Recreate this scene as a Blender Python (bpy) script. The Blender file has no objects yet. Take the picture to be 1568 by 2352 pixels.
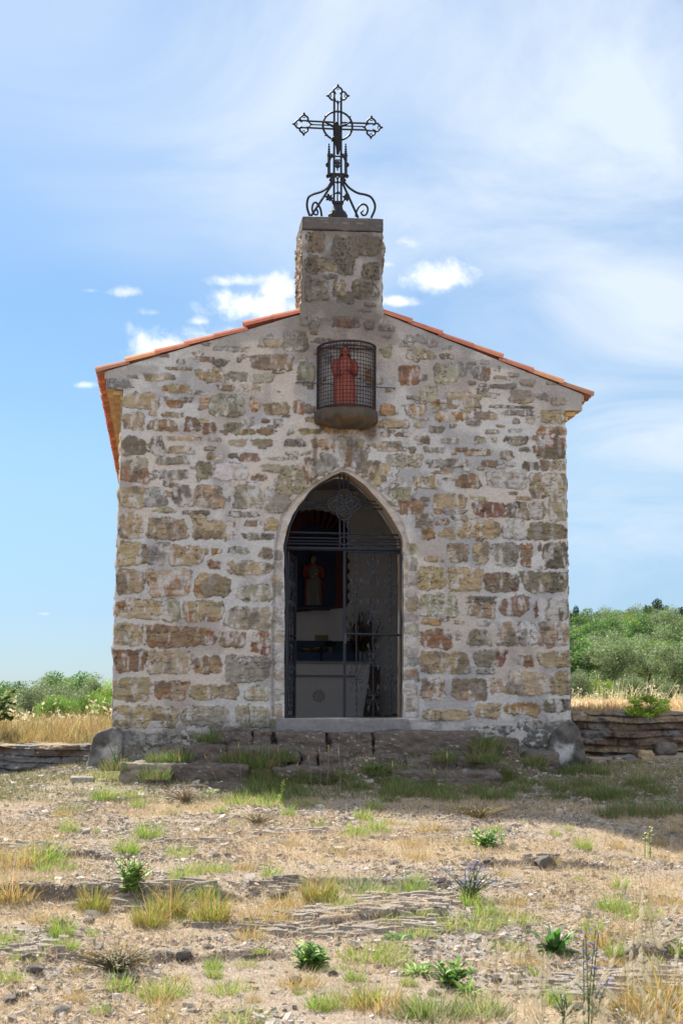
import bpy, bmesh, math, random
import numpy as np
from mathutils import Vector, Matrix
rng = np.random.default_rng(11); random.seed(5)
scene = bpy.context.scene
# ------------------------------------------------------------------ camera
F_PX, YAW, HOR, ROLL, DIST, EYE = 4000.0, math.radians(5.7), 1640.0, math.radians(.36), 17.8, .05
_p = math.atan((HOR-1176)/F_PX)
FW = np.array([math.sin(YAW)*math.cos(_p), math.cos(YAW)*math.cos(_p), math.sin(_p)])
RT = np.array([math.cos(YAW), -math.sin(YAW), 0.]); UP = np.cross(RT, FW)
RT, UP = RT*math.cos(ROLL)+UP*math.sin(ROLL), UP*math.cos(ROLL)-RT*math.sin(ROLL)
CAM = np.array([-DIST*math.tan(YAW), -DIST, EYE])
cam = bpy.data.cameras.new('camera'); cam_o = bpy.data.objects.new('camera', cam); scene.collection.objects.link(cam_o)
cam.sensor_fit = 'VERTICAL'; cam.sensor_height = 36; cam.sensor_width = 24; cam.lens = 36*F_PX/2352
cam.clip_start = .1; cam.clip_end = 6000
cam_o.matrix_world = Matrix([list(a)+[b] for a, b in zip(np.array([RT, UP, -FW]).T, CAM)]+[[0, 0, 0, 1]])
cam.dof.use_dof = True; cam.dof.focus_distance = 16.5; cam.dof.aperture_fstop = 9
scene.camera = cam_o
# ------------------------------------------------------------------ sun, sky, exposure
SUN = np.array([-.42, .70, 1.0]); SUN /= np.linalg.norm(SUN)
sl = bpy.data.lights.new('sun', 'SUN'); sl.energy = 5.0; sl.angle = math.radians(.5); sl.color = (1, .93, .82)
so = bpy.data.objects.new('sun', sl); scene.collection.objects.link(so)
so.rotation_euler = Vector(SUN).to_track_quat('Z', 'Y').to_euler()
scene.view_settings.view_transform = 'Standard'; scene.view_settings.look = 'None'
scene.view_settings.exposure = 1.28; scene.view_settings.gamma = 1
def pix_dir(px, py):
    d = FW+(px-784)/F_PX*RT+(1176-py)/F_PX*UP
    return d/np.linalg.norm(d)
def make_world():
    w = bpy.data.worlds.new('World'); scene.world = w; w.use_nodes = True
    n, L = w.node_tree.nodes, w.node_tree.links
    bg = n['Background']; bg.inputs[1].default_value = .1
    sky = n.new('ShaderNodeTexSky'); sky.sky_type = 'NISHITA'; sky.sun_disc = False
    sky.sun_elevation = math.asin(SUN[2]); sky.sun_rotation = math.atan2(SUN[0], SUN[1]) % (2*math.pi)
    sky.air_density = 1.0; sky.dust_density = .35; sky.ozone_density = 2.0; sky.altitude = 200
    tc = n.new('ShaderNodeTexCoord')
    def math_(op, a, b=None, c=None, clamp=False):
        m = n.new('ShaderNodeMath'); m.operation = op; m.use_clamp = clamp
        for i, v in enumerate((a, b, c)):
            if v is None: continue
            if isinstance(v, (int, float)): m.inputs[i].default_value = v
            else: L.new(v, m.inputs[i])
        return m.outputs[0]
    def vmath(op, a, b):
        m = n.new('ShaderNodeVectorMath'); m.operation = op
        for i, v in enumerate((a, b)):
            if isinstance(v, (tuple, list, np.ndarray)): m.inputs[i].default_value = tuple(float(x) for x in v)
            else: L.new(v, m.inputs[i])
        return m.outputs[1] if op == 'DOT_PRODUCT' else m.outputs[0]
    def noise(vec, sc, det, rough=.6, dist=0.):
        t = n.new('ShaderNodeTexNoise'); t.inputs['Scale'].default_value = sc; t.inputs['Detail'].default_value = det
        t.inputs['Roughness'].default_value = rough; t.inputs['Distortion'].default_value = dist
        L.new(vec, t.inputs['Vector']); return t.outputs[0]
    def smooth(x, a, b):
        m = n.new('ShaderNodeMapRange'); m.interpolation_type = 'SMOOTHSTEP'
        L.new(x, m.inputs[0]); m.inputs[1].default_value = a; m.inputs[2].default_value = b; return m.outputs[0]
    def mixc(f, a, b):
        m = n.new('ShaderNodeMix'); m.data_type = 'RGBA'; L.new(f, m.inputs[0])
        for i, v in ((6, a), (7, b)):
            if isinstance(v, tuple): m.inputs[i].default_value = v+(1,)
            else: L.new(v, m.inputs[i])
        return m.outputs[2]
    g = tc.outputs['Generated']; sep = n.new('ShaderNodeSeparateXYZ'); L.new(g, sep.inputs[0])
    z = sep.outputs[2]
    # high cirrus veil, thicker towards the upper sky beyond the cross
    zz = math_('ADD', math_('MAXIMUM', z, 0.), .18)
    cmb = n.new('ShaderNodeCombineXYZ'); L.new(math_('DIVIDE', sep.outputs[0], zz), cmb.inputs[0]); L.new(math_('DIVIDE', sep.outputs[1], zz), cmb.inputs[1])
    mp = n.new('ShaderNodeMapping'); L.new(cmb.outputs[0], mp.inputs[0]); mp.inputs['Rotation'].default_value = (0, 0, .55); mp.inputs['Scale'].default_value = (1.0, .80, 1)
    wisps = noise(mp.outputs[0], 2.1, 10, .58, .9)
    broad = noise(mp.outputs[0], .9, 3, .5, .3)
    side = vmath('DOT_PRODUCT', g, tuple(RT*.97+UP*.75))
    veil = math_('MULTIPLY', smooth(wisps, .24, .82), smooth(math_('ADD', side, math_('MULTIPLY', math_('SUBTRACT', broad, .5), .55)), -.14, .24), clamp=True)
    veil = math_('ADD', math_('MULTIPLY', veil, 1.15), math_('MULTIPLY', smooth(broad, .3, .8), .26), clamp=True)
    veil = math_('MULTIPLY', veil, smooth(z, .02, .16))
    # unseen broken cloud added behind the camera to brighten the facade
    back = math_('MULTIPLY', smooth(sep.outputs[1], -.05, -.45), smooth(noise(g, 2.4, 6, .6), .30, .52))
    ramp = n.new('ShaderNodeValToRGB'); L.new(z, ramp.inputs[0]); e = ramp.color_ramp.elements
    for i, (p_, c_) in enumerate(((0., (.28, .36, .50)), (.055, (.30, .37, .50)), (.14, (.38, .46, .50)), (.23, (.40, .48, .53)), (.37, (.66, .65, .62)), (1., (.7, .7, .7)))):
        k = e[i] if i < 2 else e.new(p_); k.position = p_; k.color = c_+(1,)
    air = vmath('MULTIPLY', sky.outputs[0], ramp.outputs[0])
    col = mixc(veil, air, (3.3, 3.75, 4.3))
    col = mixc(math_('MULTIPLY', back, ADDED_CLOUD), col, (7.0, 7.35, 8.0))
    # small heaps of cumulus over the roof
    fine = noise(g, 26, 9, .64, .35)
    mask = None
    for px, py, hw, hh, k in ((570, 704, 112, 44, 1.), (640, 668, 58, 34, 1.), (545, 646, 80, 20, .85), (380, 800, 140, 56, 1.), (292, 672, 52, 17, .75), (350, 718, 40, 13, .45), (1010, 645, 84, 38, 1.), (930, 556, 44, 22, .8), (908, 693, 46, 15, .85), (888, 608, 22, 10, .5), (195, 884, 34, 13, .7), (455, 738, 30, 14, .6), (205, 668, 26, 8, .35), (105, 1410, 14, 5, .3)):
        c = pix_dir(px, py); d = vmath('SUBTRACT', g, c)
        a = math_('DIVIDE', vmath('DOT_PRODUCT', d, RT), hw/F_PX); b = math_('DIVIDE', vmath('DOT_PRODUCT', d, UP), hh/F_PX)
        b = math_('MULTIPLY', b, math_('ADD', 1., math_('MULTIPLY', math_('LESS_THAN', b, 0.), .5)))
        r = math_('SQRT', math_('ADD', math_('MULTIPLY', a, a), math_('MULTIPLY', b, b)))
        v = math_('ADD', math_('SUBTRACT', 1., r), math_('MULTIPLY', math_('SUBTRACT', fine, .5), 4.6))
        v = math_('MULTIPLY', smooth(v, -.05, 1.05), k)
        mask = v if mask is None else math_('MAXIMUM', mask, v)
    shade = mixc(smooth(noise(g, 60, 5, .6), .35, .65), (4.1, 4.4, 4.9), (5.6, 5.6, 5.6))
    col = mixc(mask, col, shade)
    L.new(col, bg.inputs[0])
ADDED_CLOUD = .85
make_world()
# ------------------------------------------------------------------ helpers
def P(px, py, Y):                                   # photo pixel (1568 x 2352) to the point of the upright plane y = Y
    d = FW+(px-784)/F_PX*RT+(1176-py)/F_PX*UP
    return CAM+(Y-CAM[1])/d[1]*d
def zoomer(x0, y0, w, pw): return lambda x, y: ((x0+x*w/pw)/1.0887, (y0+y*w/pw)/1.0887)
Z1, Z2, Z3 = zoomer(700, 180, 300, 1568), zoomer(680, 500, 340, 1176), zoomer(660, 1150, 400, 1344)
Z4, Z5, Z6, Z7 = zoomer(220, 750, 540, 1568), zoomer(950, 750, 550, 1568), zoomer(180, 1300, 580, 1568), zoomer(940, 1300, 600, 1568)
def hash3(x, y, z, seed):
    h = (x.astype(np.int64)*374761393+y.astype(np.int64)*668265263+z.astype(np.int64)*1440662683+seed*974711) & 0xffffffff
    h = ((h ^ (h >> 13))*1274126177) & 0xffffffff
    h = ((h ^ (h >> 15))*2246822519) & 0xffffffff
    return ((h ^ (h >> 16)) & 0xffffff)/float(0xffffff)
def vnoise(x, y, z=0., seed=0):
    x, y = np.asarray(x, float), np.asarray(y, float); z = np.zeros_like(x)+z
    i, j, k = np.floor(x), np.floor(y), np.floor(z); u, v, w = x-i, y-j, z-k
    u, v, w = (t*t*(3-2*t) for t in (u, v, w)); r = 0
    for a in (0, 1):
        for b in (0, 1):
            for c in (0, 1):
                r = r+hash3(i+a, j+b, k+c, seed)*(u if a else 1-u)*(v if b else 1-v)*(w if c else 1-w)
    return r
def fbm(x, y, z=0., seed=0, oct=4, gain=.5):
    r, a, s, f = 0, 1., 0., 1.
    for o in range(oct):
        r = r+a*vnoise(np.asarray(x)*f, np.asarray(y)*f, np.asarray(z)*f, seed+o*17); s += a; a *= gain; f *= 2.03
    return r/s
def sst(x, a, b):
    t = np.clip((x-a)/(b-a), 0, 1); return t*t*(3-2*t)
def lerp(a, b, t): return a+(b-a)*t
ORG = {}
def org(parent):
    return ORG.get(parent.name, np.zeros(3)) if parent is not None else np.zeros(3)
def npmesh(name, V, Fs, m, parent=None, col=None, smooth=False, loc=None):
    """one mesh object from world-space vertices; Fs is a list of index arrays (rows of 3, 4 or n)"""
    V = np.asarray(V, float); o_ = org(parent) if loc is None else np.asarray(loc, float)
    me = bpy.data.meshes.new(name); V = V-o_
    Fs = [np.asarray(f, np.int32) for f in Fs if len(f)]
    nl = sum(f.size for f in Fs); nf = sum(len(f) for f in Fs)
    me.vertices.add(len(V)); me.vertices.foreach_set('co', V.astype(np.float32).ravel())
    me.loops.add(nl); me.loops.foreach_set('vertex_index', np.concatenate([f.ravel() for f in Fs]))
    tot = np.concatenate([np.full(len(f), f.shape[1], np.int32) for f in Fs]); st = np.concatenate([[0], np.cumsum(tot)[:-1]]).astype(np.int32)
    me.polygons.add(nf); me.polygons.foreach_set('loop_start', st); me.polygons.foreach_set('loop_total', tot)
    me.polygons.foreach_set('use_smooth', np.full(nf, bool(smooth)))
    me.update(calc_edges=True); me.validate()
    if col is not None:
        c = np.ones((len(V), 4), np.float32); c[:, :3] = np.clip(col, 0, 1)
        a = me.color_attributes.new('Col', 'FLOAT_COLOR', 'POINT'); a.data.foreach_set('color', c.ravel())
    me.materials.append(m)
    o = bpy.data.objects.new(name, me); scene.collection.objects.link(o)
    if parent is not None: o.parent = parent
    elif loc is not None: o.location = loc
    ORG[o.name] = o_
    return o
def tag(o, label=None, cat=None, group=None, kind=None):
    for k, v in (('label', label), ('category', cat), ('group', group), ('kind', kind)):
        if v: o[k] = v
    return o
def thing(name, label, cat, loc, group=None):
    o = bpy.data.objects.new(name, None); scene.collection.objects.link(o); o.location = loc; o.empty_display_size = .2
    ORG[o.name] = np.asarray(loc, float); return tag(o, label, cat, group)
class MB:
    def __init__(s): s.V, s.F3, s.F4, s.C, s.n = [], [], [], [], 0
    def add(s, V, F, col=(.5, .5, .5)):
        V = np.asarray(V, float).reshape(-1, 3); F = np.asarray(F, np.int32)
        (s.F4 if F.shape[1] == 4 else s.F3).append(F+s.n); s.V.append(V)
        s.C.append(np.broadcast_to(np.asarray(col, float), V.shape)); s.n += len(V); return s
    def box(s, lo, hi, col=(.5, .5, .5), M=None):
        lo, hi = np.asarray(lo, float), np.asarray(hi, float)
        V = np.array([[(lo, hi)[i][0], (lo, hi)[j][1], (lo, hi)[k][2]] for i in (0, 1) for j in (0, 1) for k in (0, 1)])
        if M is not None: V = V@M[:3, :3].T+M[:3, 3]
        return s.add(V, [[0, 1, 3, 2], [4, 6, 7, 5], [0, 4, 5, 1], [2, 3, 7, 6], [0, 2, 6, 4], [1, 5, 7, 3]], col)
    def tube(s, path, r, n=6, closed=False, col=(.5, .5, .5), flat=1.):
        p = np.asarray(path, float); N = len(p); r = np.broadcast_to(np.asarray(r, float), (N,))
        t = (np.roll(p, -1, 0)-np.roll(p, 1, 0)) if closed else np.gradient(p, axis=0)
        t /= np.linalg.norm(t, axis=1, keepdims=True)+1e-12
        ref = np.array([0, 1., 0]) if abs(t[:, 1]).max() < .9 else np.array([.3, .2, 1.])
        a = np.cross(t, ref); a /= np.linalg.norm(a, axis=1, keepdims=True)+1e-12; b = np.cross(t, a)
        th = np.arange(n)/n*2*np.pi
        V = (p[:, None]+r[:, None, None]*(np.cos(th)[None, :, None]*a[:, None]+flat*np.sin(th)[None, :, None]*b[:, None])).reshape(-1, 3)
        F = [[i*n+k, i*n+(k+1) % n, ((i+1) % N)*n+(k+1) % n, ((i+1) % N)*n+k] for i in range(N if closed else N-1) for k in range(n)]
        base = s.n; s.add(V, F, col)
        if not closed:
            for e, o in ((0, 1), (N-1, -1)):
                c = s.n; s.V.append(p[e][None]); s.C.append(np.broadcast_to(np.asarray(col, float), V.shape)[:1]); s.n += 1
                s.F3.append(np.array([[base+e*n+k, base+e*n+(k+1) % n, c][::o] for k in range(n)], np.int32))
        return s
    def prism(s, poly, dirv, col=(.5, .5, .5)):          # convex-ish outline (N,3) pushed along dirv
        p = np.asarray(poly, float); N = len(p); V = np.vstack([p, p+np.asarray(dirv, float), p.mean(0)[None], (p.mean(0)+dirv)[None]])
        s.add(V, [[i, (i+1) % N, N+(i+1) % N, N+i] for i in range(N)], col)
        b = s.n-len(V); k = np.arange(N)
        s.F3.append(np.stack([b+(k+1) % N, b+k, np.full(N, b+2*N)], 1)); s.F3.append(np.stack([b+N+k, b+N+(k+1) % N, np.full(N, b+2*N+1)], 1)); return s
    def lathe(s, prof, c, n=20, col=(.5, .5, .5), sx=1., sy=1.):
        prof = np.asarray(prof, float); th = np.arange(n)/n*2*np.pi
        V = np.stack([c[0]+sx*prof[:, :1]*np.cos(th), c[1]+sy*prof[:, :1]*np.sin(th), c[2]+prof[:, 1:]+0*th], -1).reshape(-1, 3)
        return s.add(V, [[i*n+k, i*n+(k+1) % n, (i+1)*n+(k+1) % n, (i+1)*n+k] for i in range(len(prof)-1) for k in range(n)], col)
    def build(s, name, m, parent=None, smooth=False, loc=None):
        return npmesh(name, np.vstack(s.V), [np.vstack(x) for x in (s.F3, s.F4) if x], m, parent, np.vstack(s.C), smooth, loc)
def spline(pts, n=60, closed=False):                 # Catmull-Rom through pts
    p = np.asarray(pts, float); N = len(p)
    q = np.vstack([p[-1:], p, p[:2]]) if closed else np.vstack([2*p[:1]-p[1:2], p, 2*p[-1:]-p[-2:-1]])
    t = np.linspace(0, N if closed else N-1, n, endpoint=not closed); i = np.minimum(t.astype(int), (N if closed else N-1)-1); u = (t-i)[:, None]
    a, b, c, d = q[i], q[i+1], q[i+2], q[i+3]
    return .5*(2*b+(c-a)*u+(2*a-5*b+4*c-d)*u**2+(3*b-a-3*c+d)*u**3)
def grid_faces(nu, nv):
    i, j = np.meshgrid(np.arange(nu-1), np.arange(nv-1), indexing='ij'); a = (i*nv+j).ravel()
    return np.stack([a, a+nv, a+nv+1, a+1], 1)
MATS = {}
def vmat(name, rough=.9, bump=0., bscale=60., noise=0., nscale=25., trans=0., metal=0., spec=.3, stretch=(1, 1, 1), bdist=.01):
    """material that takes its base colour from the mesh and adds procedural grain and relief"""
    m = bpy.data.materials.new(name); m.use_nodes = True; n, L = m.node_tree.nodes, m.node_tree.links
    b = n['Principled BSDF']; b.inputs['Roughness'].default_value = rough; b.inputs['Metallic'].default_value = metal
    b.inputs['Specular IOR Level'].default_value = spec
    at = n.new('ShaderNodeAttribute'); at.attribute_name = 'Col'; col = at.outputs[0]
    tc = n.new('ShaderNodeTexCoord'); mp = n.new('ShaderNodeMapping'); mp.inputs['Scale'].default_value = stretch; L.new(tc.outputs['Object'], mp.inputs[0])
    if noise:
        t = n.new('ShaderNodeTexNoise'); t.inputs['Scale'].default_value = nscale; t.inputs['Detail'].default_value = 7; t.inputs['Roughness'].default_value = .7
        L.new(mp.outputs[0], t.inputs[0]); mr = n.new('ShaderNodeMapRange'); L.new(t.outputs[0], mr.inputs[0])
        mr.inputs[1].default_value = .25; mr.inputs[2].default_value = .75; mr.inputs[3].default_value = 1-noise; mr.inputs[4].default_value = 1+noise
        v = n.new('ShaderNodeVectorMath'); v.operation = 'SCALE'; L.new(col, v.inputs[0]); L.new(mr.outputs[0], v.inputs['Scale']); col = v.outputs[0]
    L.new(col, b.inputs['Base Color'])
    if bump:
        t = n.new('ShaderNodeTexNoise'); t.inputs['Scale'].default_value = bscale; t.inputs['Detail'].default_value = 8; t.inputs['Roughness'].default_value = .65
        L.new(mp.outputs[0], t.inputs[0]); bp = n.new('ShaderNodeBump'); bp.inputs['Strength'].default_value = bump; bp.inputs['Distance'].default_value = bdist
        L.new(t.outputs[0], bp.inputs['Height']); L.new(bp.outputs[0], b.inputs['Normal'])
    if trans:
        tr = n.new('ShaderNodeBsdfTranslucent'); L.new(col, tr.inputs[0]); mx = n.new('ShaderNodeMixShader'); mx.inputs[0].default_value = trans
        L.new(b.outputs[0], mx.inputs[1]); L.new(tr.outputs[0], mx.inputs[2]); L.new(mx.outputs[0], n['Material Output'].inputs[0])
    MATS[name] = m; return m
M_STONE = vmat('rubble_stone', .93, 1., 95, .24, 60, bdist=.014)
M_ROCK = vmat('shale_rock', .9, 1., 60, .34, 40, bdist=.02)
M_CONC = vmat('weathered_concrete', .95, .6, 90, .25, 22, bdist=.008)
M_PLAST = vmat('interior_plaster', .95, .25, 30, .08, 6)
M_TILE = vmat('terracotta', .85, .3, 60, .16, 18)
M_IRON = vmat('wrought_iron', .55, .3, 120, .25, 60, metal=.35, spec=.4)
M_PAINT = vmat('painted_surface', .6, .1, 60, .10, 25)
M_GLASSY = vmat('glazed_pot', .25, 0, 1, .05, 30, spec=.5)
M_WOOD = vmat('dry_wood', .85, .4, 60, .25, 30)
M_GROUND = vmat('stony_ground', .97, 1., 70, .42, 55, bdist=.03)
M_STEP = vmat('dark_step_stone', .95, 1., 35, .35, 26, bdist=.02)
M_GRAV = vmat('shale_gravel', .92, .5, 90, .20, 60)
M_LEAF = vmat('leaf', .55, 0, 1, .0, 30, trans=.42, spec=.35)
M_STRAW = vmat('straw', .8, 0, 1, 0, 30, trans=.35, spec=.2)
M_BARK = vmat('bark', .95, .6, 40, .3, 20)
# ------------------------------------------------------------------ terrain
_YK = [-60, -17.8, -12, -10, -9, -7, -5, -4, -2.8, -2, -1.2, -.6, 0, 1]
_ZK = [-2.2, -1.62, -1.55, -1.43, -1.34, -1.15, -.93, -.84, -.745, -.69, -.62, -.56, -.52, -.52]
_YR, _ZR = [1, 1.5, 2.0, 6, 45, 70, 120, 200, 420, 900], [-.52, -.3, .06, .14, .66, 1.4, 4.2, 6.5, 4., -20]
_YL, _ZL = [1, 1.5, 2.0, 8, 25, 45, 60, 100, 200, 900], [-.52, -.42, -.30, -.20, -.35, -.5, -.6, -.2, -1., -30]
def zt(x, y, fine=True):
    x, y = np.asarray(x, float), np.asarray(y, float)
    b = np.interp(y, _YK, _ZK)
    zr = np.interp(y, _YR, _ZR); zr = zr+np.where(y > 40, np.clip((x-8)/30, -.2, 1)*np.interp(y, [40, 120, 200], [0, 1.4, 2.]), 0)
    zl = np.interp(y, _YL, _ZL)
    ratio = (x-CAM[0])/np.maximum(y-CAM[1], 1)
    back = lerp(zl, zr, sst(ratio, .05, .16))
    back = back+.24*(fbm(x*1.1, y*.9, 0, 19, 4)-.42)*sst(ratio, .12, .03)*sst(y, 1.4, 3)*sst(y, 24, 14)
    z = np.where(y > 1, back, b)
    # the ground drops a little past the shaded apron, and rises towards the two banks
    z = z+.10*sst(x, 2.3, 4.2)*sst(y, -2.2, .6)*(y <= 1.2)-.10*sst(x, -2.4, -3.6)*sst(y, -2.5, -.6)*(y <= 1.2)
    z = z+.05*np.exp(-((y+2.75)/.5)**2)*sst(x, -1.6, -.4)*sst(x, 2.6, 1.6)
    near = sst(y, -40, -14)*sst(y, 14, 2)
    z = z+.10*(fbm(x*.55, y*.55, 0, 3, 3)-.5)*near
    z = z-.14*sst(x, .7, 2.4)*np.exp(-((y+4.6)/1.7)**2)
    wob = .10*(fbm(x*1.7, y*1.1, 0, 13, 3)-.5)
    for yy, x0, x1, h in ((-.36, -1.45, 1.75, .27), (-.74, -1.55, 1.85, .17), (-1.12, -2.05, 1.3, .08)):
        z = np.where(y <= 1, np.maximum(z, lerp(z, -.60+h*1.28, sst(y+wob, yy-.16, yy+.06)*sst(x+wob, x0-.1, x0+.25)*sst(x+wob, x1+.25, x1-.15)*sst(y, 1.0, .6))), z)
    # low ledges of bedrock that break the slope
    for lx0, lx1, ly, h in LEDGES:
        m = sst(x, lx0, lx0+.35)*sst(x, lx1, lx1-.35); yy = y-ly-.22*(fbm(x*1.6, 0*x, 0, int(abs(ly)*10), 3)-.5)
        z = z+h*m*sst(yy, -.03, .05)*np.exp(-np.maximum(yy, 0)/.55)
    if fine:
        z = z+near*(.030*(fbm(x*5, y*5, 0, 5, 3)-.5)+.016*(fbm(x*19, y*19, 0, 6, 2)-.5))
    return z
LEDGES = [(-3.2, -1.15, -6.75, .11), (-1.25, .3, -6.3, .05), (-1.1, .1, -7.35, .06), (-2.9, -1.9, -5.3, .06), (.5, 2.6, -8.35, .09), (.1, 1.6, -5.6, .05), (-2.6, -.9, -8.2, .05)]
def G(px, py, lo=6.5, hi=19.5):                     # photo pixel to the ground this side of the chapel
    d = FW+(px-784)/F_PX*RT+(1176-py)/F_PX*UP; d = d/d[1]
    t = np.linspace(lo, hi, 4000); p = CAM+t[:, None]*d
    i = np.argmax(p[:, 2] <= zt(p[:, 0], p[:, 1])); return p[i]
def axis(parts):
    return np.unique(np.concatenate([np.linspace(a, b, n) for a, b, n in parts]).round(5))
def build_ground():
    xs = axis([(-900, -60, 22), (-60, -8, 60), (-8, -4.2, 70), (-4.2, 4.2, 400), (4.2, 8, 70), (8, 60, 60), (60, 900, 22)])
    ys = axis([(-120, -20, 30), (-20, -10.6, 90), (-10.6, -1, 470), (-1, 3, 130), (3, 12, 90), (12, 60, 100), (60, 220, 90), (220, 900, 30)])
    X, Y = np.meshgrid(xs, ys, indexing='ij'); Z = zt(X, Y)
    soil, shale, straw, green = np.array([.345, .282, .222]), np.array([.30, .272, .245]), np.array([.50, .395, .265]), np.array([.06, .085, .02])
    a = sst(fbm(X*1.3, Y*1.9, 0, 31, 5), .44, .58)[..., None]; b = sst(fbm(X*1.1+9, Y*1.7, 0, 37, 5), .46, .62)[..., None]
    c = lerp(soil, shale, a); c = lerp(c, straw, b*.75)
    c = c*(.75+.5*fbm(X*24, Y*24, 0, 44, 3))[..., None]
    gy = np.abs(np.gradient(Z, axis=1)/np.gradient(ys)[None]); c = lerp(c, np.array([.15, .115, .09])*(.6+.8*fbm(X*18, Y*18, Z*30, 47, 3))[..., None], (sst(gy, .35, .8)*(Y < .9))[..., None])
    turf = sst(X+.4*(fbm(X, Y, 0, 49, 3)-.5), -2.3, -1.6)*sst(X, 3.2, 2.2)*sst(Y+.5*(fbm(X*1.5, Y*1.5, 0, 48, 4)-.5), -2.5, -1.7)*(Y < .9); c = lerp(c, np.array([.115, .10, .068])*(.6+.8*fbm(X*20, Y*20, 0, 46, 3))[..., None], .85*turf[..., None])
    c = lerp(c, straw*.8, sst(Y, 1.2, 2.2)[..., None]*.8); c = lerp(c, green, sst(Y, 40, 60)[..., None])
    o = npmesh('ground', np.stack([X, Y, Z], -1).reshape(-1, 3), [grid_faces(len(xs), len(ys))], M_GROUND, None, c.reshape(-1, 3), True)
    tag(o, kind='structure')
build_ground()
# ------------------------------------------------------------------ the chapel
CH = thing('stone_chapel', 'small rubble stone chapel with terracotta roof and pointed doorway, standing alone on the slope', 'chapel', (0, 4.5, -.52))
def w2(pts, Y=0.): return np.array([P(*p, Y) for p in pts])
LE = w2([(255, 1800), (258, 1672), (262, 1480), (268, 1300), (275, 1130), (283, 895), (283, 893)])
RE = w2([(1314, 1800), (1311, 1650), (1308, 1550), (1303, 1300), (1300, 1100), (1297, 947), (1297, 945)])
ML, MR = P(245, 870, 0), P(1336, 925, 0)
GL = w2([(240, 854), (690, 722)]); GR = w2([(878, 720), (1340, 907)])
def gable(x):
    l = GL[0, 2]+(x-GL[0, 0])*(GL[1, 2]-GL[0, 2])/(GL[1, 0]-GL[0, 0]); r = GR[0, 2]+(x-GR[0, 0])*(GR[1, 2]-GR[0, 2])/(GR[1, 0]-GR[0, 0])
    return np.minimum(l, r)
ARCH = [Z3(*p) for p in ((172, 2180), (172, 1400), (170, 900), (163, 740), (176, 670), (198, 570), (232, 490), (272, 410), (332, 328), (400, 248), (480, 185), (560, 140), (620, 112), (668, 98), (715, 118), (800, 175), (900, 265), (1000, 385), (1080, 500), (1148, 620), (1166, 690), (1171, 900), (1172, 1400), (1169, 2000), (1166, 2180))]
OUT = [Z3(*p) for p in ((50, 2180), (58, 1400), (66, 1100), (72, 900), (84, 700), (108, 560), (142, 452), (205, 368), (302, 268), (420, 188), (560, 105), (620, 80), (672, 66), (730, 84), (790, 110), (900, 190), (1000, 290), (1080, 370), (1130, 440), (1185, 560), (1215, 680), (1262, 830), (1290, 1000), (1300, 1400), (1308, 2180))]
ARCH_W, OUT_W = spline(w2(ARCH), 200), w2(OUT); ARCH_W[:, 0] += .014*(vnoise(ARCH_W[:, 0]*12, ARCH_W[:, 2]*12, 0, 17)-.5)*(ARCH_W[:, 2] > .02)
def inside(poly, x, z):
    r = np.zeros(np.shape(x), bool); n = len(poly)
    for i in range(n):
        x0, z0 = poly[i][0], poly[i][2]; x1, z1 = poly[(i+1) % n][0], poly[(i+1) % n][2]
        if z0 == z1: continue
        r ^= ((z0 > z) != (z1 > z)) & (x < (x1-x0)*(z-z0)/(z1-z0)+x0)
    return r
def dist_line(line, x, z, arg=False):
    best = np.full(np.shape(x), 9.); bx, bz = np.zeros(np.shape(x)), np.zeros(np.shape(x))
    for a, b in zip(line[:-1], line[1:]):
        d = np.array([b[0]-a[0], b[2]-a[2]]); t = np.clip(((x-a[0])*d[0]+(z-a[2])*d[1])/(d@d), 0, 1)
        qx, qz = a[0]+t*d[0], a[2]+t*d[1]; r = np.hypot(x-qx, z-qz); m = r < best
        best = np.where(m, r, best); bx = np.where(m, qx, bx); bz = np.where(m, qz, bz)
    return (best, bx, bz) if arg else best
PAL = {'T': (.29, .222, .142), 'G': (.255, .235, .175), 'R': (.165, .080, .052), 'D': (.115, .098, .078), 'O': (.29, .175, .08), 'W': (.38, .365, .35), 'B': (.16, .102, .066), 'K': (.20, .19, .175)}
S4 = """T415,530,562,590 B575,485,752,513 T795,508,995,592 G1010,520,1148,590 G1172,538,1335,608 B1190,395,1475,515 T1240,280,1405,345 G1425,225,1568,370 K930,338,1160,375 D900,430,1020,480 D1085,410,1110,455 D640,425,715,465
T545,610,735,672 R940,618,1060,660 T1105,612,1248,682 T258,672,515,792 T565,725,690,785 K705,705,760,742 O812,703,885,748 O805,762,870,795 G888,685,1130,850 O1182,720,1250,808 T1280,745,1450,830 T1490,735,1568,830 T445,800,500,838 T540,810,690,855 B447,865,645,950
B705,850,805,950 R835,900,930,975 G990,890,1115,960 G1055,935,1215,980 K1130,862,1200,908 R1265,865,1325,890 O1250,920,1355,985 K1350,865,1420,920 K1445,930,1490,975 T985,950,1015,985 T255,820,405,945 T580,988,805,1022 B875,1000,970,1028 G1020,1015,1140,1058 T1190,1010,1340,1065
D1425,1005,1568,1055 D248,990,415,1125 D445,995,550,1120 T590,1060,740,1115 G505,1140,725,1195 T865,1115,975,1165 D1020,1110,1090,1150 B1112,1110,1245,1175 G845,1065,920,1095 T1435,1100,1525,1125 G245,1150,432,1325 K485,1230,720,1305 G790,1175,890,1310 W915,1185,1155,1310 G1265,1195,1405,1250
B1185,1270,1295,1315 W1295,1140,1495,1165 G1380,1205,1568,1415 T238,1355,410,1505 K410,1355,570,1505 D605,1350,745,1480 T775,1345,985,1510 G1070,1355,1275,1515 G1290,1355,1455,1540 T460,1520,560,1540 D700,1525,875,1560 K1025,1535,1235,1580 T230,1540,400,1735 T440,1580,720,1735 T765,1600,1000,1740 W970,1610,1065,1740
O1145,1605,1230,1645 T1285,1580,1370,1670 D1115,1690,1350,1742"""
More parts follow.
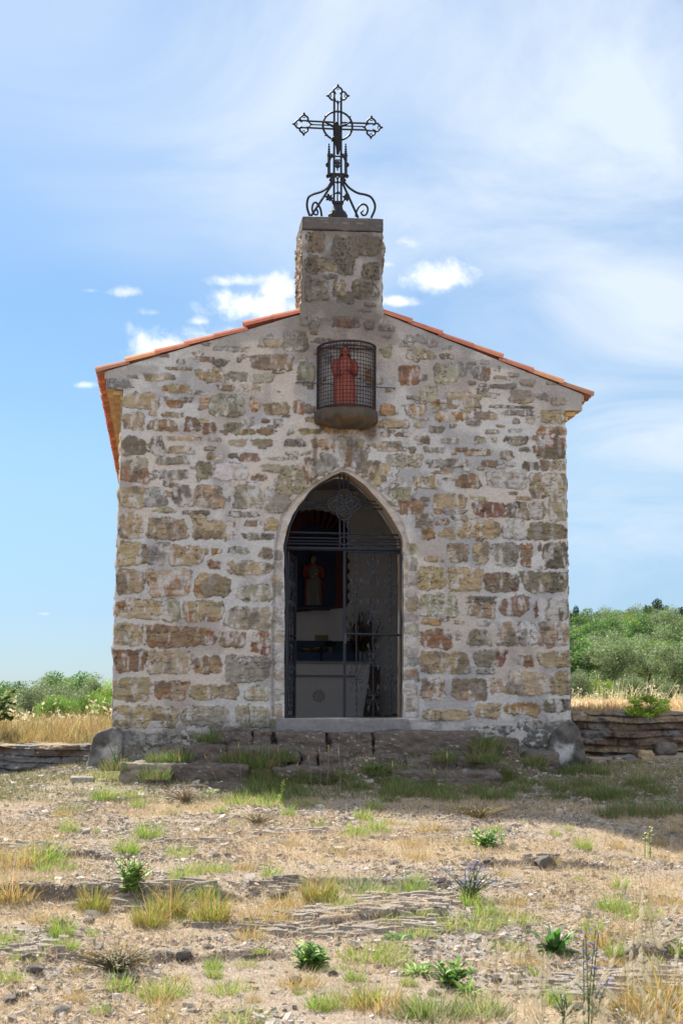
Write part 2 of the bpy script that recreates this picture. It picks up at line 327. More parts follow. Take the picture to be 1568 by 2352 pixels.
S6 = """T315,148,510,305 W510,165,620,300 T650,175,895,315 O945,190,1010,232 K1060,180,1190,230 T1265,190,1355,255 R925,275,1000,335 T1060,280,1355,370 T305,335,485,500 T515,335,805,520 T840,370,1070,525 G1120,440,1350,545 T300,535,600,665 G605,535,730,685 T757,550,1018,698 G1045,585,1345,740 T292,700,480,845
B500,720,965,862 B1000,757,1165,865 R1213,762,1335,905 B290,875,500,1030 T505,885,795,1040 O820,925,1005,1040 G1040,920,1330,1095 T282,1065,530,1225 T560,1095,775,1220 T805,1115,985,1215 T990,1110,1120,1210 G1170,1125,1340,1220 T272,1258,705,1410 G745,1255,1050,1405 G1110,1255,1340,1410
K330,1435,500,1530 K505,1440,660,1530 B668,1450,790,1525 G790,1435,945,1520 D330,1535,520,1640"""
S5 = """G175,250,310,310 R330,282,405,338 K445,328,512,357 D428,380,515,420 T190,350,388,425 R135,468,275,600 G385,455,550,600 D508,455,650,545 R613,442,675,467 K715,427,770,462 B662,480,780,577 K793,470,862,507 T812,538,900,568 T915,520,985,555 O1005,560,1098,615 D628,577,685,612 D705,597,757,620 D780,598,970,635
G285,612,410,722 T470,655,660,715 D690,628,770,658 K785,665,830,698 T610,715,715,778 T925,643,1085,740 D1112,668,1190,718 T1217,693,1320,750 T358,738,550,780 T180,735,318,832 O0,740,105,825 D805,750,1100,775 O395,795,630,865 T670,795,830,858 K870,780,1085,825 T1035,837,1100,880 T945,845,995,880
T1143,788,1320,880 T1110,905,1320,965 T0,850,205,910 T240,878,290,915 O275,845,345,860 K610,860,720,900 G345,893,455,948 G755,925,840,955 O830,890,890,908 K912,920,1010,945 B110,945,220,978 B0,940,65,975 D887,970,1050,1035 R1150,975,1322,1060 D1120,1050,1322,1140 R1090,1040,1145,1085 D995,1050,1065,1082
B265,985,345,1030 K430,985,575,1030 G680,980,750,1030 W790,975,830,1015 T0,1015,155,1075 D210,1045,245,1098 K310,1048,460,1088 O510,1075,542,1102 O615,1062,785,1115 D855,1072,950,1132 G50,1100,200,1190 G195,1105,295,1185 D330,1133,620,1195 B720,1140,835,1190 K880,1150,970,1185 D1010,1145,1130,1215 T1140,1145,1210,1215
T1213,1145,1322,1215 G690,1185,740,1212 T235,1255,410,1340 B543,1235,720,1340 W765,1220,1045,1345 T1060,1235,1145,1395 T1140,1235,1332,1395 T370,1222,480,1240 W60,1265,155,1310 D0,1250,45,1300 T380,1380,615,1490 T640,1400,765,1428 R665,1435,890,1545 D905,1440,1170,1560 G1198,1410,1332,1585 T915,1365,980,1392
T970,1400,1070,1430 B125,1425,310,1530 G85,1330,215,1430 O385,1495,445,1525 K440,1500,610,1530 B385,1555,495,1605 G245,1520,380,1630 O295,1625,390,1711 T425,1625,540,1700 T565,1565,850,1700 W875,1575,1030,1705 T1045,1590,1332,1711"""
S7 = """T470,152,600,275 T635,145,735,285 G757,150,930,305 T945,155,1020,305 R1058,155,1080,205 D1085,150,1252,315 T315,240,395,275 D425,250,440,270 T275,305,455,455 T475,308,690,465 B710,345,935,470 D960,335,1256,475 G288,480,535,635 D600,500,775,545 T600,545,775,640 B808,500,990,630 R1032,530,1055,635 D1115,520,1260,660
O290,643,410,690 O515,655,575,680 K665,658,740,692 R285,708,495,838 G520,725,550,785 G600,712,735,815 T790,672,930,820 W935,670,1045,820 T1060,672,1264,828 T288,862,475,1005 T475,860,605,1008 G645,850,780,965 R770,848,850,960 R930,885,1022,960 T1060,860,1268,965 W650,980,775,1010 T290,1035,450,1175
T490,1040,725,1180 T750,1040,830,1130 T857,990,1140,1140 T1140,990,1275,1140 T300,1240,610,1310 T650,1200,810,1300 O845,1195,1062,1275 D1088,1170,1276,1255 D700,1340,900,1400 D920,1310,1100,1380 K1100,1290,1250,1400 D950,1400,1240,1490"""
S2 = """G100,1130,305,1310 B0,1340,170,1475 G220,1410,360,1600 T0,1205,85,1270 R510,1005,760,1105 B800,1040,880,1125 O930,1085,1055,1140 O345,1130,395,1165 K360,1195,550,1240 G940,1265,1040,1370 K730,940,860,975 T245,1980,435,2030 O430,1935,760,2030 T780,1990,900,2040 D100,2070,290,2130 T350,2065,540,2150 G570,2060,810,2150 T860,2090,1120,2150 T180,1770,370,1840 O970,1765,1060,1830 D920,1920,1130,1980 K300,1000,420,1110 K560,1620,700,1720 T760,1420,860,1560 K420,1300,520,1420"""
ST = """B268,275,448,462 D520,318,640,490 D640,310,760,490 B755,318,950,492 D265,482,382,640 T380,500,560,620 D560,500,700,650 D785,545,955,700 W320,690,470,865 T520,690,640,840 D700,700,940,860 K800,830,930,875 D262,650,320,870 G810,890,920,930 K430,640,560,690 D560,800,720,900"""
PAL = {k: tuple(.91*np.array(v)+.09*np.array([.265, .245, .21])) for k, v in PAL.items()}
def parse(txt, Z):
    r = []
    for t in txt.split():
        x0, y0, x1, y1 = (float(v) for v in t[1:].split(',')); a, b = P(*Z(x0, y0), 0), P(*Z(x1, y1), 0)
        r.append((t[0], (a[0]+b[0])/2, (a[2]+b[2])/2, (b[0]-a[0])/2, (a[2]-b[2])/2, 0.))
    return r
STONES = parse('D140,575,315,643', Z4)+parse(S4, Z4)+parse(S5, Z5)+parse(S6, Z6)+parse(S7, Z7)+parse(S2, Z2)
TSTONES = parse(ST, Z2)
for i, q in enumerate(np.linspace(.05, .95, 21)):                       # thin stones set on edge round the pointed arch
    top = OUT_W[6:19]; s_ = np.concatenate([[0], np.cumsum(np.hypot(*np.diff(top[:, [0, 2]], axis=0).T))]); s_ /= s_[-1]
    x, z = np.interp(q, s_, top[:, 0]), np.interp(q, s_, top[:, 2]); a = math.atan2(z-1.75, x-.02)
    L = .085+.06*((i*37) % 7)/7; STONES.append(('WKTWWBKOTW'[i*7 % 10], x+math.cos(a)*(L+.02), z+math.sin(a)*(L+.02), L, .030+.011*((i*5) % 3), a))
rs = np.random.default_rng(3)
for k in range(280):                                                    # small chips in the mortar
    x, z = rs.uniform(-2.2, 2.3), rs.uniform(.2, 4.0)
    if z < 1.7 and rs.random() < .8: continue
    h = rs.uniform(.008, .028); STONES.append(('KGTTWDKGWB'[rs.integers(10)], x, z, h*rs.uniform(1.2, 4.5), h, rs.normal()*.12))
for side, xa, xb in ((0, 80, 162), (1, 1184, 1296)):                     # rough blocks of the two door jambs
    y = 2165.
    while y > 790:
        h = rs.uniform(45, 120); p0, p1 = P(*Z3(xa+rs.uniform(-14, 12), y), 0), P(*Z3(xb+rs.uniform(-12, 8), y-h), 0); STONES.append(('WKGWTKWG'[rs.integers(8)], (p0[0]+p1[0])/2, (p0[2]+p1[2])/2, (p1[0]-p0[0])/2, (p1[2]-p0[2])/2, 0.)); y -= h+rs.uniform(8, 26)
def stone_fields(X, Z, stones, seed, dx):
    """mortar-and-stone pattern on the grid X, Z: how far each point stands out and its colour"""
    M = np.zeros(X.shape); C = np.zeros(X.shape+(3,)); Hh = np.zeros(X.shape); R_ = np.random.default_rng(seed)
    wx = .040*(fbm(X*9, Z*9, 0, seed, 4)-.5)+.030*(fbm(X*38, Z*38, 0, seed+1, 3)-.5); wz = .036*(fbm(X*8, Z*8, 5, seed+2, 4)-.5)+.030*(fbm(X*38, Z*38, 7, seed+3, 3)-.5)
    edge = fbm(X*30, Z*30, 0, seed+4, 3)-.5
    bed = .5*fbm(X*7, Z*34, 0, seed+5, 4)+.5*fbm(X*26, Z*26, 0, seed+19, 4); blot = fbm(X*11, Z*11, 3, seed+6, 4); rust = fbm(X*9+4, Z*13, 0, seed+7, 4); smear = fbm(X*24, Z*10, 0, seed+8, 5); pit = fbm(X*60, Z*60, 0, seed+9, 2)
    xs, zs = X[:, 0], Z[0]; cr0 = fbm(X*13, Z*19, 8, seed+15, 4); crk = np.exp(-(np.abs(cr0-.5)/.014)**2)*sst(fbm(X*5, Z*5, 1, seed+16, 3), .36, .54); dirt = fbm(X*8, Z*6, 12, seed+17, 4)
    for kind, cx, cz, hw, hh, rot in stones:
        r = math.hypot(hw, hh)+.06; i0, i1 = np.searchsorted(xs, [cx-r, cx+r]); j0, j1 = np.searchsorted(zs, [cz-r, cz+r])
        if i1 <= i0 or j1 <= j0: continue
        sl_ = (slice(i0, i1), slice(j0, j1)); big = min(1., hh/.05)
        u, v = X[sl_]-cx+wx[sl_]*big, Z[sl_]-cz+wz[sl_]*big
        if rot: u, v = u*math.cos(rot)+v*math.sin(rot), -u*math.sin(rot)+v*math.cos(rot)
        k1, k2 = R_.normal(size=2)*.10
        v = v*(1+k1*u/hw)+k2*.25*u*hh/hw; u = u*(1+k2*v/hh)
        n = R_.uniform(3.2, 6.5); s = (np.abs(u/(hw*1.03+.002))**n+np.abs(v/(hh*1.03+.002))**n)**(1/n)
        soft = .007/max(min(hw, hh), .010)
        m = sst(s+edge[sl_]*min(.55, soft*3.2), 1+.35*soft, 1-.65*soft)
        c = np.array(PAL[kind])*R_.uniform(.82, 1.16)*np.array([1, R_.uniform(.95, 1.05), R_.uniform(.88, 1.12)])
        cc = c*(.62+.76*bed[sl_])[..., None]
        alt = np.array(PAL['TDGTTGKT'[R_.integers(8)]]); cc = lerp(cc, alt, (.5*sst(blot[sl_]+R_.normal()*.05, .52, .66))[..., None])
        if kind in 'TGOBRW' and R_.random() < .22: cc = lerp(cc, np.array([.20, .090, .042]), (.75*sst(rust[sl_]+R_.normal()*.05, .58, .68))[..., None])
        cc = lerp(cc, np.array([.42, .405, .40]), (sst(smear[sl_]+R_.normal()*.05+(.10 if kind in 'WK' else 0), .52, .72)*.75)[..., None])
        cc = cc*(1-.55*crk[sl_])[..., None]; cc = lerp(cc, np.array([.09, .075, .06]), (.6*sst(dirt[sl_]+R_.normal()*.05, .58, .70))[..., None])
        new = m > M[sl_]; M[sl_] = np.maximum(M[sl_], m)
        C[sl_] = np.where(new[..., None], cc, C[sl_]); Hh[sl_] = np.where(new, m*(R_.uniform(.002, .014)+.040*(bed[sl_]-.45)+.028*(blot[sl_]-.5)-.016*crk[sl_]), Hh[sl_])
    mort = np.array([.405, .396, .396])*(.86+.28*fbm(X*2.2, Z*2.2, 0, seed+11, 4))[..., None]*(.90+.20*pit)[..., None]
    grime = sst(fbm(X*3.1, Z*2.2, 5, seed+18, 5), .50, .66)[..., None]; mort = lerp(mort, mort*np.array([.72, .72, .74]), grime)
    warm = sst(fbm(X*1.1, Z*1.4, 2, seed+12, 3), .45, .62)[..., None]; mort = lerp(mort, mort*np.array([1.03, .94, .86]), warm)
    col = lerp(mort, C, M[..., None])
    seam = np.clip(M*(1-M)*4, 0, 1)*sst(fbm(X*14, Z*14, 0, seed+13, 3), .42, .6); col = col*(1-.55*seam[..., None])
    d = Hh+.022*(fbm(X*7, Z*7, 0, seed+14, 4)-.5)+.006*(pit-.5)-.014*seam
    return M, col, d
def build_front():
    dx = .0070; zs = np.arange(-.60, 4.30, dx); u = np.linspace(0, 1, 700)
    xl = np.interp(zs, LE[:, 2], LE[:, 0]); xr = np.interp(zs, RE[:, 2], RE[:, 0])
    xl = np.where(zs > P(245, 893, 0)[2], ML[0], xl); xr = np.where(zs > P(1336, 943, 0)[2], MR[0], xr)
    X0, Z0 = np.meshgrid(np.linspace(-2.55, 2.6, int(5.15/dx)), zs, indexing='ij')
    M, col, d = stone_fields(X0, Z0, STONES, 21, dx)
    # weathering that belongs to the wall: grey crust under the verge, dark foot, stains under the shelf
    top = gable(X0)-Z0
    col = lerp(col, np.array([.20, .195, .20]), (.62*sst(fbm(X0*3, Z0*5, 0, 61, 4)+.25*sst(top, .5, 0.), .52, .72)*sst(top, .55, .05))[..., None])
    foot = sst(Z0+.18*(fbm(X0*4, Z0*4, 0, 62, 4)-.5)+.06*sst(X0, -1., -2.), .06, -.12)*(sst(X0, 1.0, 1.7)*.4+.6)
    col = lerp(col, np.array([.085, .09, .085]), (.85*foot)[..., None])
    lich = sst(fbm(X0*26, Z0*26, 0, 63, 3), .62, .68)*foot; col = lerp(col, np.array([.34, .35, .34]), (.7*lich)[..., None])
    sx0, sz0 = P(*Z2(640, 1960), 0)[[0, 2]]
    for (qx, qz, ax, az, k) in ((P(*Z2(370, 2150), 0)[0], P(*Z2(370, 2150), 0)[2], .035, .22, .75), (sx0-.22, sz0+.03, .12, .05, .7), (sx0+.27, sz0-.05, .09, .16, .75), (sx0, sz0-.0, .40, .05, .45)):
        r = np.hypot((X0-qx)/ax, (Z0-qz)/az)+.9*(fbm(X0*12, Z0*6, 0, 64, 3)-.5); col = lerp(col, np.array([.10, .062, .04]), (k*sst(r, 1.1, .2))[..., None])
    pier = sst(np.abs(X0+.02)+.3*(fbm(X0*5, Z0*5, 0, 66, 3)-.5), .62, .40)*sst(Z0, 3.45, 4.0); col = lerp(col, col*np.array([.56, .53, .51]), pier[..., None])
    r = np.hypot((X0-P(*Z6(1180, 545), 0)[0])/.05, (Z0-P(*Z6(1180, 545), 0)[2])/.028); d = d-.05*sst(r, 1, .5)
    # recessed dressed surround between the two arch outlines
    ring = inside(OUT_W, X0, Z0); e = dist_line(OUT_W, X0, Z0)
    rg = ring*sst(e, 0, .02)
    blk = vnoise(X0*2+3, Z0*4.3, 0, 71); q = sst(fbm(X0*14, Z0*14, 0, 72, 4), .50, .58)
    rc = lerp(np.array([.42, .40, .395]), np.array([.25, .255, .26]), q[..., None]*.8); rc = lerp(rc, np.array([.36, .28, .215]), (.7*sst(Z0+.5*(blk-.5), 1.75, 2.1))[..., None])
    jo = np.abs(((Z0+.11*vnoise(X0*0, Z0*1.7, 0, 73))/.29) % 1-.5) > .47; rc = rc*(1-.3*(jo & (Z0 < 1.6)))[..., None]
    rc = lerp(rc, np.array([.30, .17, .08]), (.7*sst(fbm(X0*13, Z0*10, 4, 74, 3), .68, .76))[..., None])
    ein = dist_line(ARCH_W, X0, Z0); soft_ = sst(ein, .075, .02)*sst(Z0, 1.6, 2.0); col = lerp(col, rc, (rg*(.30+.6*soft_))[..., None]); d = np.where(ring, lerp(d, .4*d-.014+.030*(fbm(X0*13, Z0*13, 0, 75, 4)-.5)-.022*np.exp(-((e-.022)/.016)**2)*(1-.6*sst(X0, -.1, .2)), rg), d)
    # lay the pattern on the wall outline, one column set per height
    jit = .012*(vnoise(0*zs, zs*9, 0, 5)-.5); xl, xr = xl+jit, xr-jit
    U, ZZ = np.meshgrid(np.linspace(xl.min(), xr.max(), len(u)), zs, indexing='ij'); XX = np.clip(U, xl[None], xr[None]); off = ((U < xl[None]-1e-9) | (U > xr[None]+1e-9)).ravel()
    def samp(A):
        fi = np.clip((XX+2.55)/5.15*(X0.shape[0]-1), 0, X0.shape[0]-1.001); i = fi.astype(int); f = fi-i; j = np.arange(len(zs))[None]
        f = f[..., None] if A.ndim == 3 else f; return A[i, j]*(1-f)+A[i+1, j]*f
    D, Cc = samp(d), samp(col); zc = np.minimum(ZZ, gable(XX)); inn = inside(ARCH_W, XX, zc)
    _, bx, bz = dist_line(ARCH_W, XX, zc, True)
    V = np.stack([XX, -D, zc], -1); V[..., 0] = np.where(inn, bx, V[..., 0]); V[..., 2] = np.where(inn, bz, V[..., 2]); low = inn & (ZZ < ARCH_W[0][2]+.004)
    Fq = grid_faces(*XX.shape); iv, al = inn.ravel(), (ZZ > gable(XX)+1e-6).ravel()
    keep = ~(iv[Fq].all(1) | al[Fq].all(1) | off[Fq].all(1)); Fq = Fq[keep]
    used = np.unique(Fq); mp = np.full(V.shape[0]*V.shape[1], -1); mp[used] = np.arange(len(used))
    npmesh('facade', V.reshape(-1, 3)[used], [mp[Fq]], M_STONE, CH, Cc.reshape(-1, 3)[used], True)
build_front()
def build_reveal():
    c = ARCH_W[np.linspace(0, 199, 160).astype(int)].copy(); c[:, 1] = 0; nd = 9; V, C = [], []
    cx = .02
    for k, y in enumerate(np.linspace(-.0, .42, nd)):
        q = c.copy(); q[:, 1] = y+.035*(k == 0); out = .010*(fbm(q[:, 2]*9+k*.7, q[:, 0]*9+k, 0, 81, 3)-.5)*(k > 0); q[:, 0] += np.sign(q[:, 0]-cx)*out; V.append(q)
        C.append(lerp(np.array([.36, .31, .26]), np.array([.33, .22, .13]), fbm(q[:, 0]*6, q[:, 2]*6, y*6, 82, 3)[:, None]))
    npmesh('door_reveal', np.vstack(V), [grid_faces(nd, 160)], M_STONE, CH, np.vstack(C), True)
build_reveal()
def side_panel(name, p0, p1, z0, z1, seed, parent=CH, tone=1., n=(150, 150), amp=.03, edge=None):
    """rubble wall face seen on edge, from p0 to p1 (x, y) between two heights"""
    p0, p1 = np.asarray(p0, float), np.asarray(p1, float); Ln = np.hypot(*(p1-p0)); nrm = np.array([(p1-p0)[1], -(p1-p0)[0]])/Ln
    U, Zz = np.meshgrid(np.linspace(0, Ln, n[0]), np.linspace(z0, z1, n[1]), indexing='ij')
    R_ = np.random.default_rng(seed); stones = []; z = z0
    while z < z1:
        h = R_.uniform(.06, .12); x = R_.uniform(-.1, 0)
        while x < Ln:
            w_ = R_.uniform(.09, .24); stones.append(('TTGBDT'[R_.integers(6)], x+w_, z+h, w_*.9, h*.84, 0.)); x += 2*w_
        z += 2*h
    M, col, d = stone_fields(U, Zz, stones, seed, .02); e = sst(np.minimum(U, Ln-U), 0, .02); d = (d*1.2+amp*(fbm(U*5, Zz*5, 0, seed+5, 3)-.5))*e
    lean = (np.interp(Zz, edge[:, 2], edge[:, 0])-p0[0]) if edge is not None else 0.
    V = np.stack([p0[0]+(p1-p0)[0]/Ln*U+nrm[0]*d+lean, p0[1]+(p1-p0)[1]/Ln*U+nrm[1]*d, Zz], -1)
    return npmesh(name, V.reshape(-1, 3), [grid_faces(*U.shape)], M_STONE, parent, (col*tone).reshape(-1, 3), True)
XL, XR, LEN = float(LE[1, 0]), float(RE[1, 0]), 9.3
side_panel('side_wall', (LE[3, 0], LEN), (LE[3, 0], 0.004), -.6, 3.40, 31, n=(240, 120), edge=LE, amp=.012)
side_panel('side_wall', (RE[3, 0], 0.004), (RE[3, 0], LEN), -.6, 3.40, 33, n=(240, 120), edge=RE, amp=.012)
side_panel('rear_wall', (RE[3, 0], LEN), (LE[3, 0], LEN), -.6, 3.40, 35, n=(120, 110))
# interior: plaster shell behind the doorway, with the altar wall part way back
YB = 4.5; IX0, IX1, IZ0, IZ1 = -1.95, 1.98, -.03, 2.93
pl = MB(); wallc, ceil = (.68, .67, .68), (.45, .42, .41)
for lo, hi, c in (((IX0-.1, .45, -.3), (IX0, YB, IZ1), wallc), ((IX1, .45, -.3), (IX1+.1, YB, IZ1), wallc), ((IX0-.1, YB, -.3), (IX1+.1, YB+.15, IZ1+.1), wallc)): pl.box(lo, hi, c)
pl.build('interior_wall', M_PLAST, CH)
MB().box((IX0, .40, IZ1), (IX1, YB, IZ1+.1), ceil).build('interior_ceiling', M_PLAST, CH)
MB().box((IX0, .0, -.3), (IX1, YB, IZ0), (.30, .29, .29)).build('interior_floor', M_CONC, CH)
b = MB(); a = spline(w2(ARCH), 81); n = 40
for lo, hi, side in ((0, 41, IX0-.1), (40, 81, IX1+.1)):
    q = a[lo:hi].copy(); q[:, 1] = .44; o_ = q.copy(); o_[:, 0] = side; o_[:, 2] = np.clip(q[:, 2], -.3, None)
    b.add(np.vstack([q, o_]), [[i, i+1, len(q)+i+1, len(q)+i] for i in range(len(q)-1)], wallc)
apz = a[40, 2]; b.box((IX0-.1, .43, apz), (IX1+.1, .45, IZ1+.1), wallc); b.build('inner_front_wall', M_PLAST, CH)
# the pier above the gable that carries the cross
TX0, TX1, TZ0, TZ1 = float(P(693, 640, 0)[0]), float(P(877, 640, 0)[0]), float(P(780, 770, 0)[2]), float(P(780, 532, 0)[2]); TD = .80
U, Zt = np.meshgrid(np.linspace(TX0-.03, TX1+.03, 140), np.linspace(TZ0, TZ1, 160), indexing='ij')
_, tc_, td_ = stone_fields(U, Zt, TSTONES, 51, .008)
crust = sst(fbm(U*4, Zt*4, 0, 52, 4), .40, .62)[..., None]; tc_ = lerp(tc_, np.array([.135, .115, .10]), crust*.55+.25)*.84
wv = (U-(TX0+TX1)/2)/((TX1-TX0)/2+.03); Ux = (TX0+TX1)/2+wv*((TX1-TX0)/2)+np.sign(wv)*.012*(fbm(Zt*9, 0*Zt, 0, 53, 3)-.5)*(np.abs(wv) > .95)
Ux = Ux+np.sign(wv)*.015*np.abs(wv)*sst(Zt, 4.36, 4.24)*sst(Zt, 4.1, 4.2)
PT = side_panel('cross_pier', (TX0, TD), (TX0, .004), TZ0, TZ1, 54, tone=.9, n=(90, 130), amp=.022)
npmesh('pier_face', np.stack([Ux, -.012-td_*1.2+.12*sst(Zt+.22*(fbm(U*7, Zt*7, 0, 59, 3)-.5)+.10*np.abs(wv), TZ0+.24, TZ0+.06), Zt], -1).reshape(-1, 3), [grid_faces(*U.shape)], M_STONE, PT, tc_.reshape(-1, 3), True)
side_panel('pier_face', (TX1, .004), (TX1, TD), TZ0, TZ1, 55, PT, .9, n=(60, 80), amp=.022)
side_panel('pier_face', (TX1, TD), (TX0, TD), TZ0, TZ1, 56, PT, .9, n=(60, 80))
def rough_box(lo, hi, seed, amp=.012, cuts=10, freq=6., rnd=.06, taper=None):
    """worn block: subdivided box with softened corners and an uneven skin -> (V, F)"""
    lo, hi = np.asarray(lo, float), np.asarray(hi, float); bm = bmesh.new(); bmesh.ops.create_cube(bm, size=2)
    bmesh.ops.subdivide_edges(bm, edges=bm.edges[:], cuts=cuts, use_grid_fill=True); bm.verts.ensure_lookup_table()
    v = np.array([x.co[:] for x in bm.verts]); f = np.array([[x.index for x in y.verts] for y in bm.faces]); bm.free()
    h = (hi-lo)/2; r = min(rnd, h.min()*.9); q = v*h; core = np.clip(q, -(h-r), h-r); d = q-core; L = np.linalg.norm(d, axis=1, keepdims=True)
    q = np.where(L > 1e-9, core+d/np.maximum(L, 1e-9)*np.minimum(L, r), q)
    if taper is not None: q[:, :2] *= (1+taper*(q[:, 2:]/h[2]))
    c = (lo+hi)/2; w = q+c; n = q/np.maximum(np.linalg.norm(q/h, axis=1, keepdims=True), .3)/h; n /= np.linalg.norm(n, axis=1, keepdims=True)+1e-9
    k = fbm(w[:, 0]*freq, w[:, 1]*freq, w[:, 2]*freq*1.7, seed, 4)-.5
    return w+n*(k*2*amp)[:, None], f
def rock_col(V, seed, a=(.17, .145, .125), b=(.24, .22, .20), lichen=.5):
    c = lerp(np.array(a), np.array(b), fbm(V[:, 0]*5, V[:, 1]*5, V[:, 2]*14, seed, 4)[:, None])
    l = sst(fbm(V[:, 0]*55, V[:, 1]*55, V[:, 2]*55, seed+3, 2), .72, .80)[:, None]*lichen
    return lerp(c, np.array([.38, .38, .36]), l)
# cap slab of the pier
cz0, cz1 = float(P(780, 531, 0)[2]), float(P(780, 500.5, 0)[2])
V, Fq = rough_box((TX0-.005, -.035, cz0+.002), (TX1+.012, TD+.04, cz1), 4, .008, 16, 9, .015)
npmesh('cap_slab', V, [Fq], M_CONC, PT, rock_col(V, 8, (.055, .05, .05), (.095, .086, .082), .20), True)
# ------------------------------------------------------------------ roof
def slope_line(g): return (g[1, 2]-g[0, 2])/(g[1, 0]-g[0, 0])
TILE_C = [(.50, .165, .085), (.46, .14, .075), (.54, .20, .10), (.42, .13, .075), (.55, .26, .12), (.38, .14, .09)]
RF = None
def tile_mesh(mb, x0, z0, x1, z1, yc, r0, r1, c, up=1, n=7):
    """one canal tile from (x0,z0) low end to (x1,z1) high end, centred on y=yc"""
    th = np.linspace(0, math.pi, n); L = math.hypot(x1-x0, z1-z0); ux, uz = (x1-x0)/L, (z1-z0)/L; nx, nz = -uz*np.sign(ux), abs(ux); V = []
    for (x, z, r) in ((x0, z0, r0), (x1, z1, r1)):
        for t_ in (0, .013):
            rr = r-t_; V.append(np.stack([x+up*nx*rr*np.sin(th), yc+rr*np.cos(th), z+up*nz*rr*np.sin(th)], -1))
    V = np.vstack(V); k = np.arange(n-1); q = lambda a, b: np.stack([a*n+k, a*n+k+1, b*n+k+1, b*n+k], 1)
    mb.add(V, np.vstack([q(0, 2), q(1, 3), q(0, 1), q(2, 3), [[0, n, 3*n, 2*n], [n-1, 2*n-1, 4*n-1, 3*n-1]]]), c)
def build_roof():
    global RF
    slab = MB(); t = MB(); R_ = np.random.default_rng(9)
    for g, side in ((GL, -1), (GR, 1)):
        m = slope_line(g); e = P(221, 858, 0) if side < 0 else P(1361, 905, 0)
        zl = lambda x: (g[0, 2]+(x-g[0, 0])*m) if side < 0 else (g[1, 2]+(x-g[1, 0])*m)
        xe = float(e[0]); xi = ML[0]-.02 if side < 0 else MR[0]+.02
        poly = [(xi, .01, zl(xi)-.004), (0, .01, zl(0)-.004), (0, .01, zl(0)-.07), (xi, .01, zl(xi)-.07)]
        slab.prism(poly, (0, LEN+.1, 0), (.33, .24, .17))
        nt_ = 7; xs = np.linspace(xe, .06*side, nt_+1); xq = np.linspace(xe, TX0+.01 if side < 0 else TX1-.01, nt_+1)
        rows = int((LEN+.1)/.205)
        for j in range(rows):
            yc = .045+j*.205
            for i in range(nt_):
                xx = xq if yc < TD+.12 else xs; x0, x1 = xx[i], xx[i+1]+(xx[i+1]-xx[i])*(.13 if i < nt_-1 else 0.); jit = R_.normal()*.008
                c = np.array(TILE_C[R_.integers(len(TILE_C))])*R_.uniform(.85, 1.1)
                if j == 0: c = np.array(((.30, .14, .085), (.50, .24, .12), (.40, .15, .09), (.44, .17, .10), (.36, .12, .078), (.38, .13, .08), (.40, .14, .085))[i])*(1 if side < 0 else .92)
                lift = .016+jit
                tile_mesh(t, x0, zl(x0)+lift+.012, x1, zl(x1)+lift-.002, yc, .066, .054, c)
                tile_mesh(t, x0, zl(x0)+.072+jit-.01, x1, zl(x1)+.066+jit, yc+.1025, .066, .078, c*.9, up=-1, n=6)
    RF = slab.build('roof', M_TILE, CH); t.build('roof_tile', M_TILE, RF)
    k = MB()
    for j in range(23):
        y0 = .9+j*.37; th = np.linspace(-.15, math.pi+.15, 9); z = float(GL[0, 2]+(0-GL[0, 0])*slope_line(GL))+.02; V = []
        for (y, r) in ((y0, .105), (y0+.42, .12)): V.append(np.stack([r*np.cos(th), np.full(9, y), z+r*np.sin(th)*.85], -1))
        i = np.arange(8); k.add(np.vstack(V), np.stack([i, i+1, 9+i+1, 9+i], 1), np.array(TILE_C[j % 6]))
    k.build('ridge_tile', M_TILE, RF)
build_roof()
# cornice of tile courses under the two eaves
for side, w0, m0, ztop in ((-1, LE[5], ML, P(245, 893, 0)[2]), (1, RE[5], MR, P(1336, 943, 0)[2])):
    g = MB(); R_ = np.random.default_rng(4+side); y = .03; xw = float(w0[0]); xo = float(m0[0])
    while y < LEN:
        L = R_.uniform(.15, .19); c = np.array([.50, .33, .16])*R_.uniform(.8, 1.15)*np.array([1, R_.uniform(.9, 1.05), R_.uniform(.8, 1.1)])
        for k, fr in enumerate((.98, .70, .38)):
            o = .004*R_.normal(); z1 = ztop+.045-.053*k; a = lerp(xw-side*.05, xo, fr)+side*o
            g.box((min(xw-side*.05, a), y+.003, z1-.046), (max(xw-side*.05, a), y+L-.003, z1), c*(1-.12*(k == 1)))
        y += L
    g.build('eaves_cornice', M_STONE, CH)
# mortar return at the ends of the gable (closes the verge above the cornice)
for side, m0, zt0, gx in ((-1, ML, P(245, 893, 0)[2], GL), (1, MR, P(1336, 943, 0)[2], GR)):
    xw = float((LE if side < 0 else RE)[5][0]); xo = float(m0[0]); zo = float(gable(np.array(xo)))-.006; zi = float(gable(np.array(xw-side*.06)))-.006
    MB().prism([(xo, .004, zt0+.002), (xo, .004, zo), (xw-side*.06, .004, zi), (xw-side*.06, .004, zt0+.002)][::side], (0, .10, 0), (.36, .34, .325)).build('verge_mortar', M_STONE, CH)
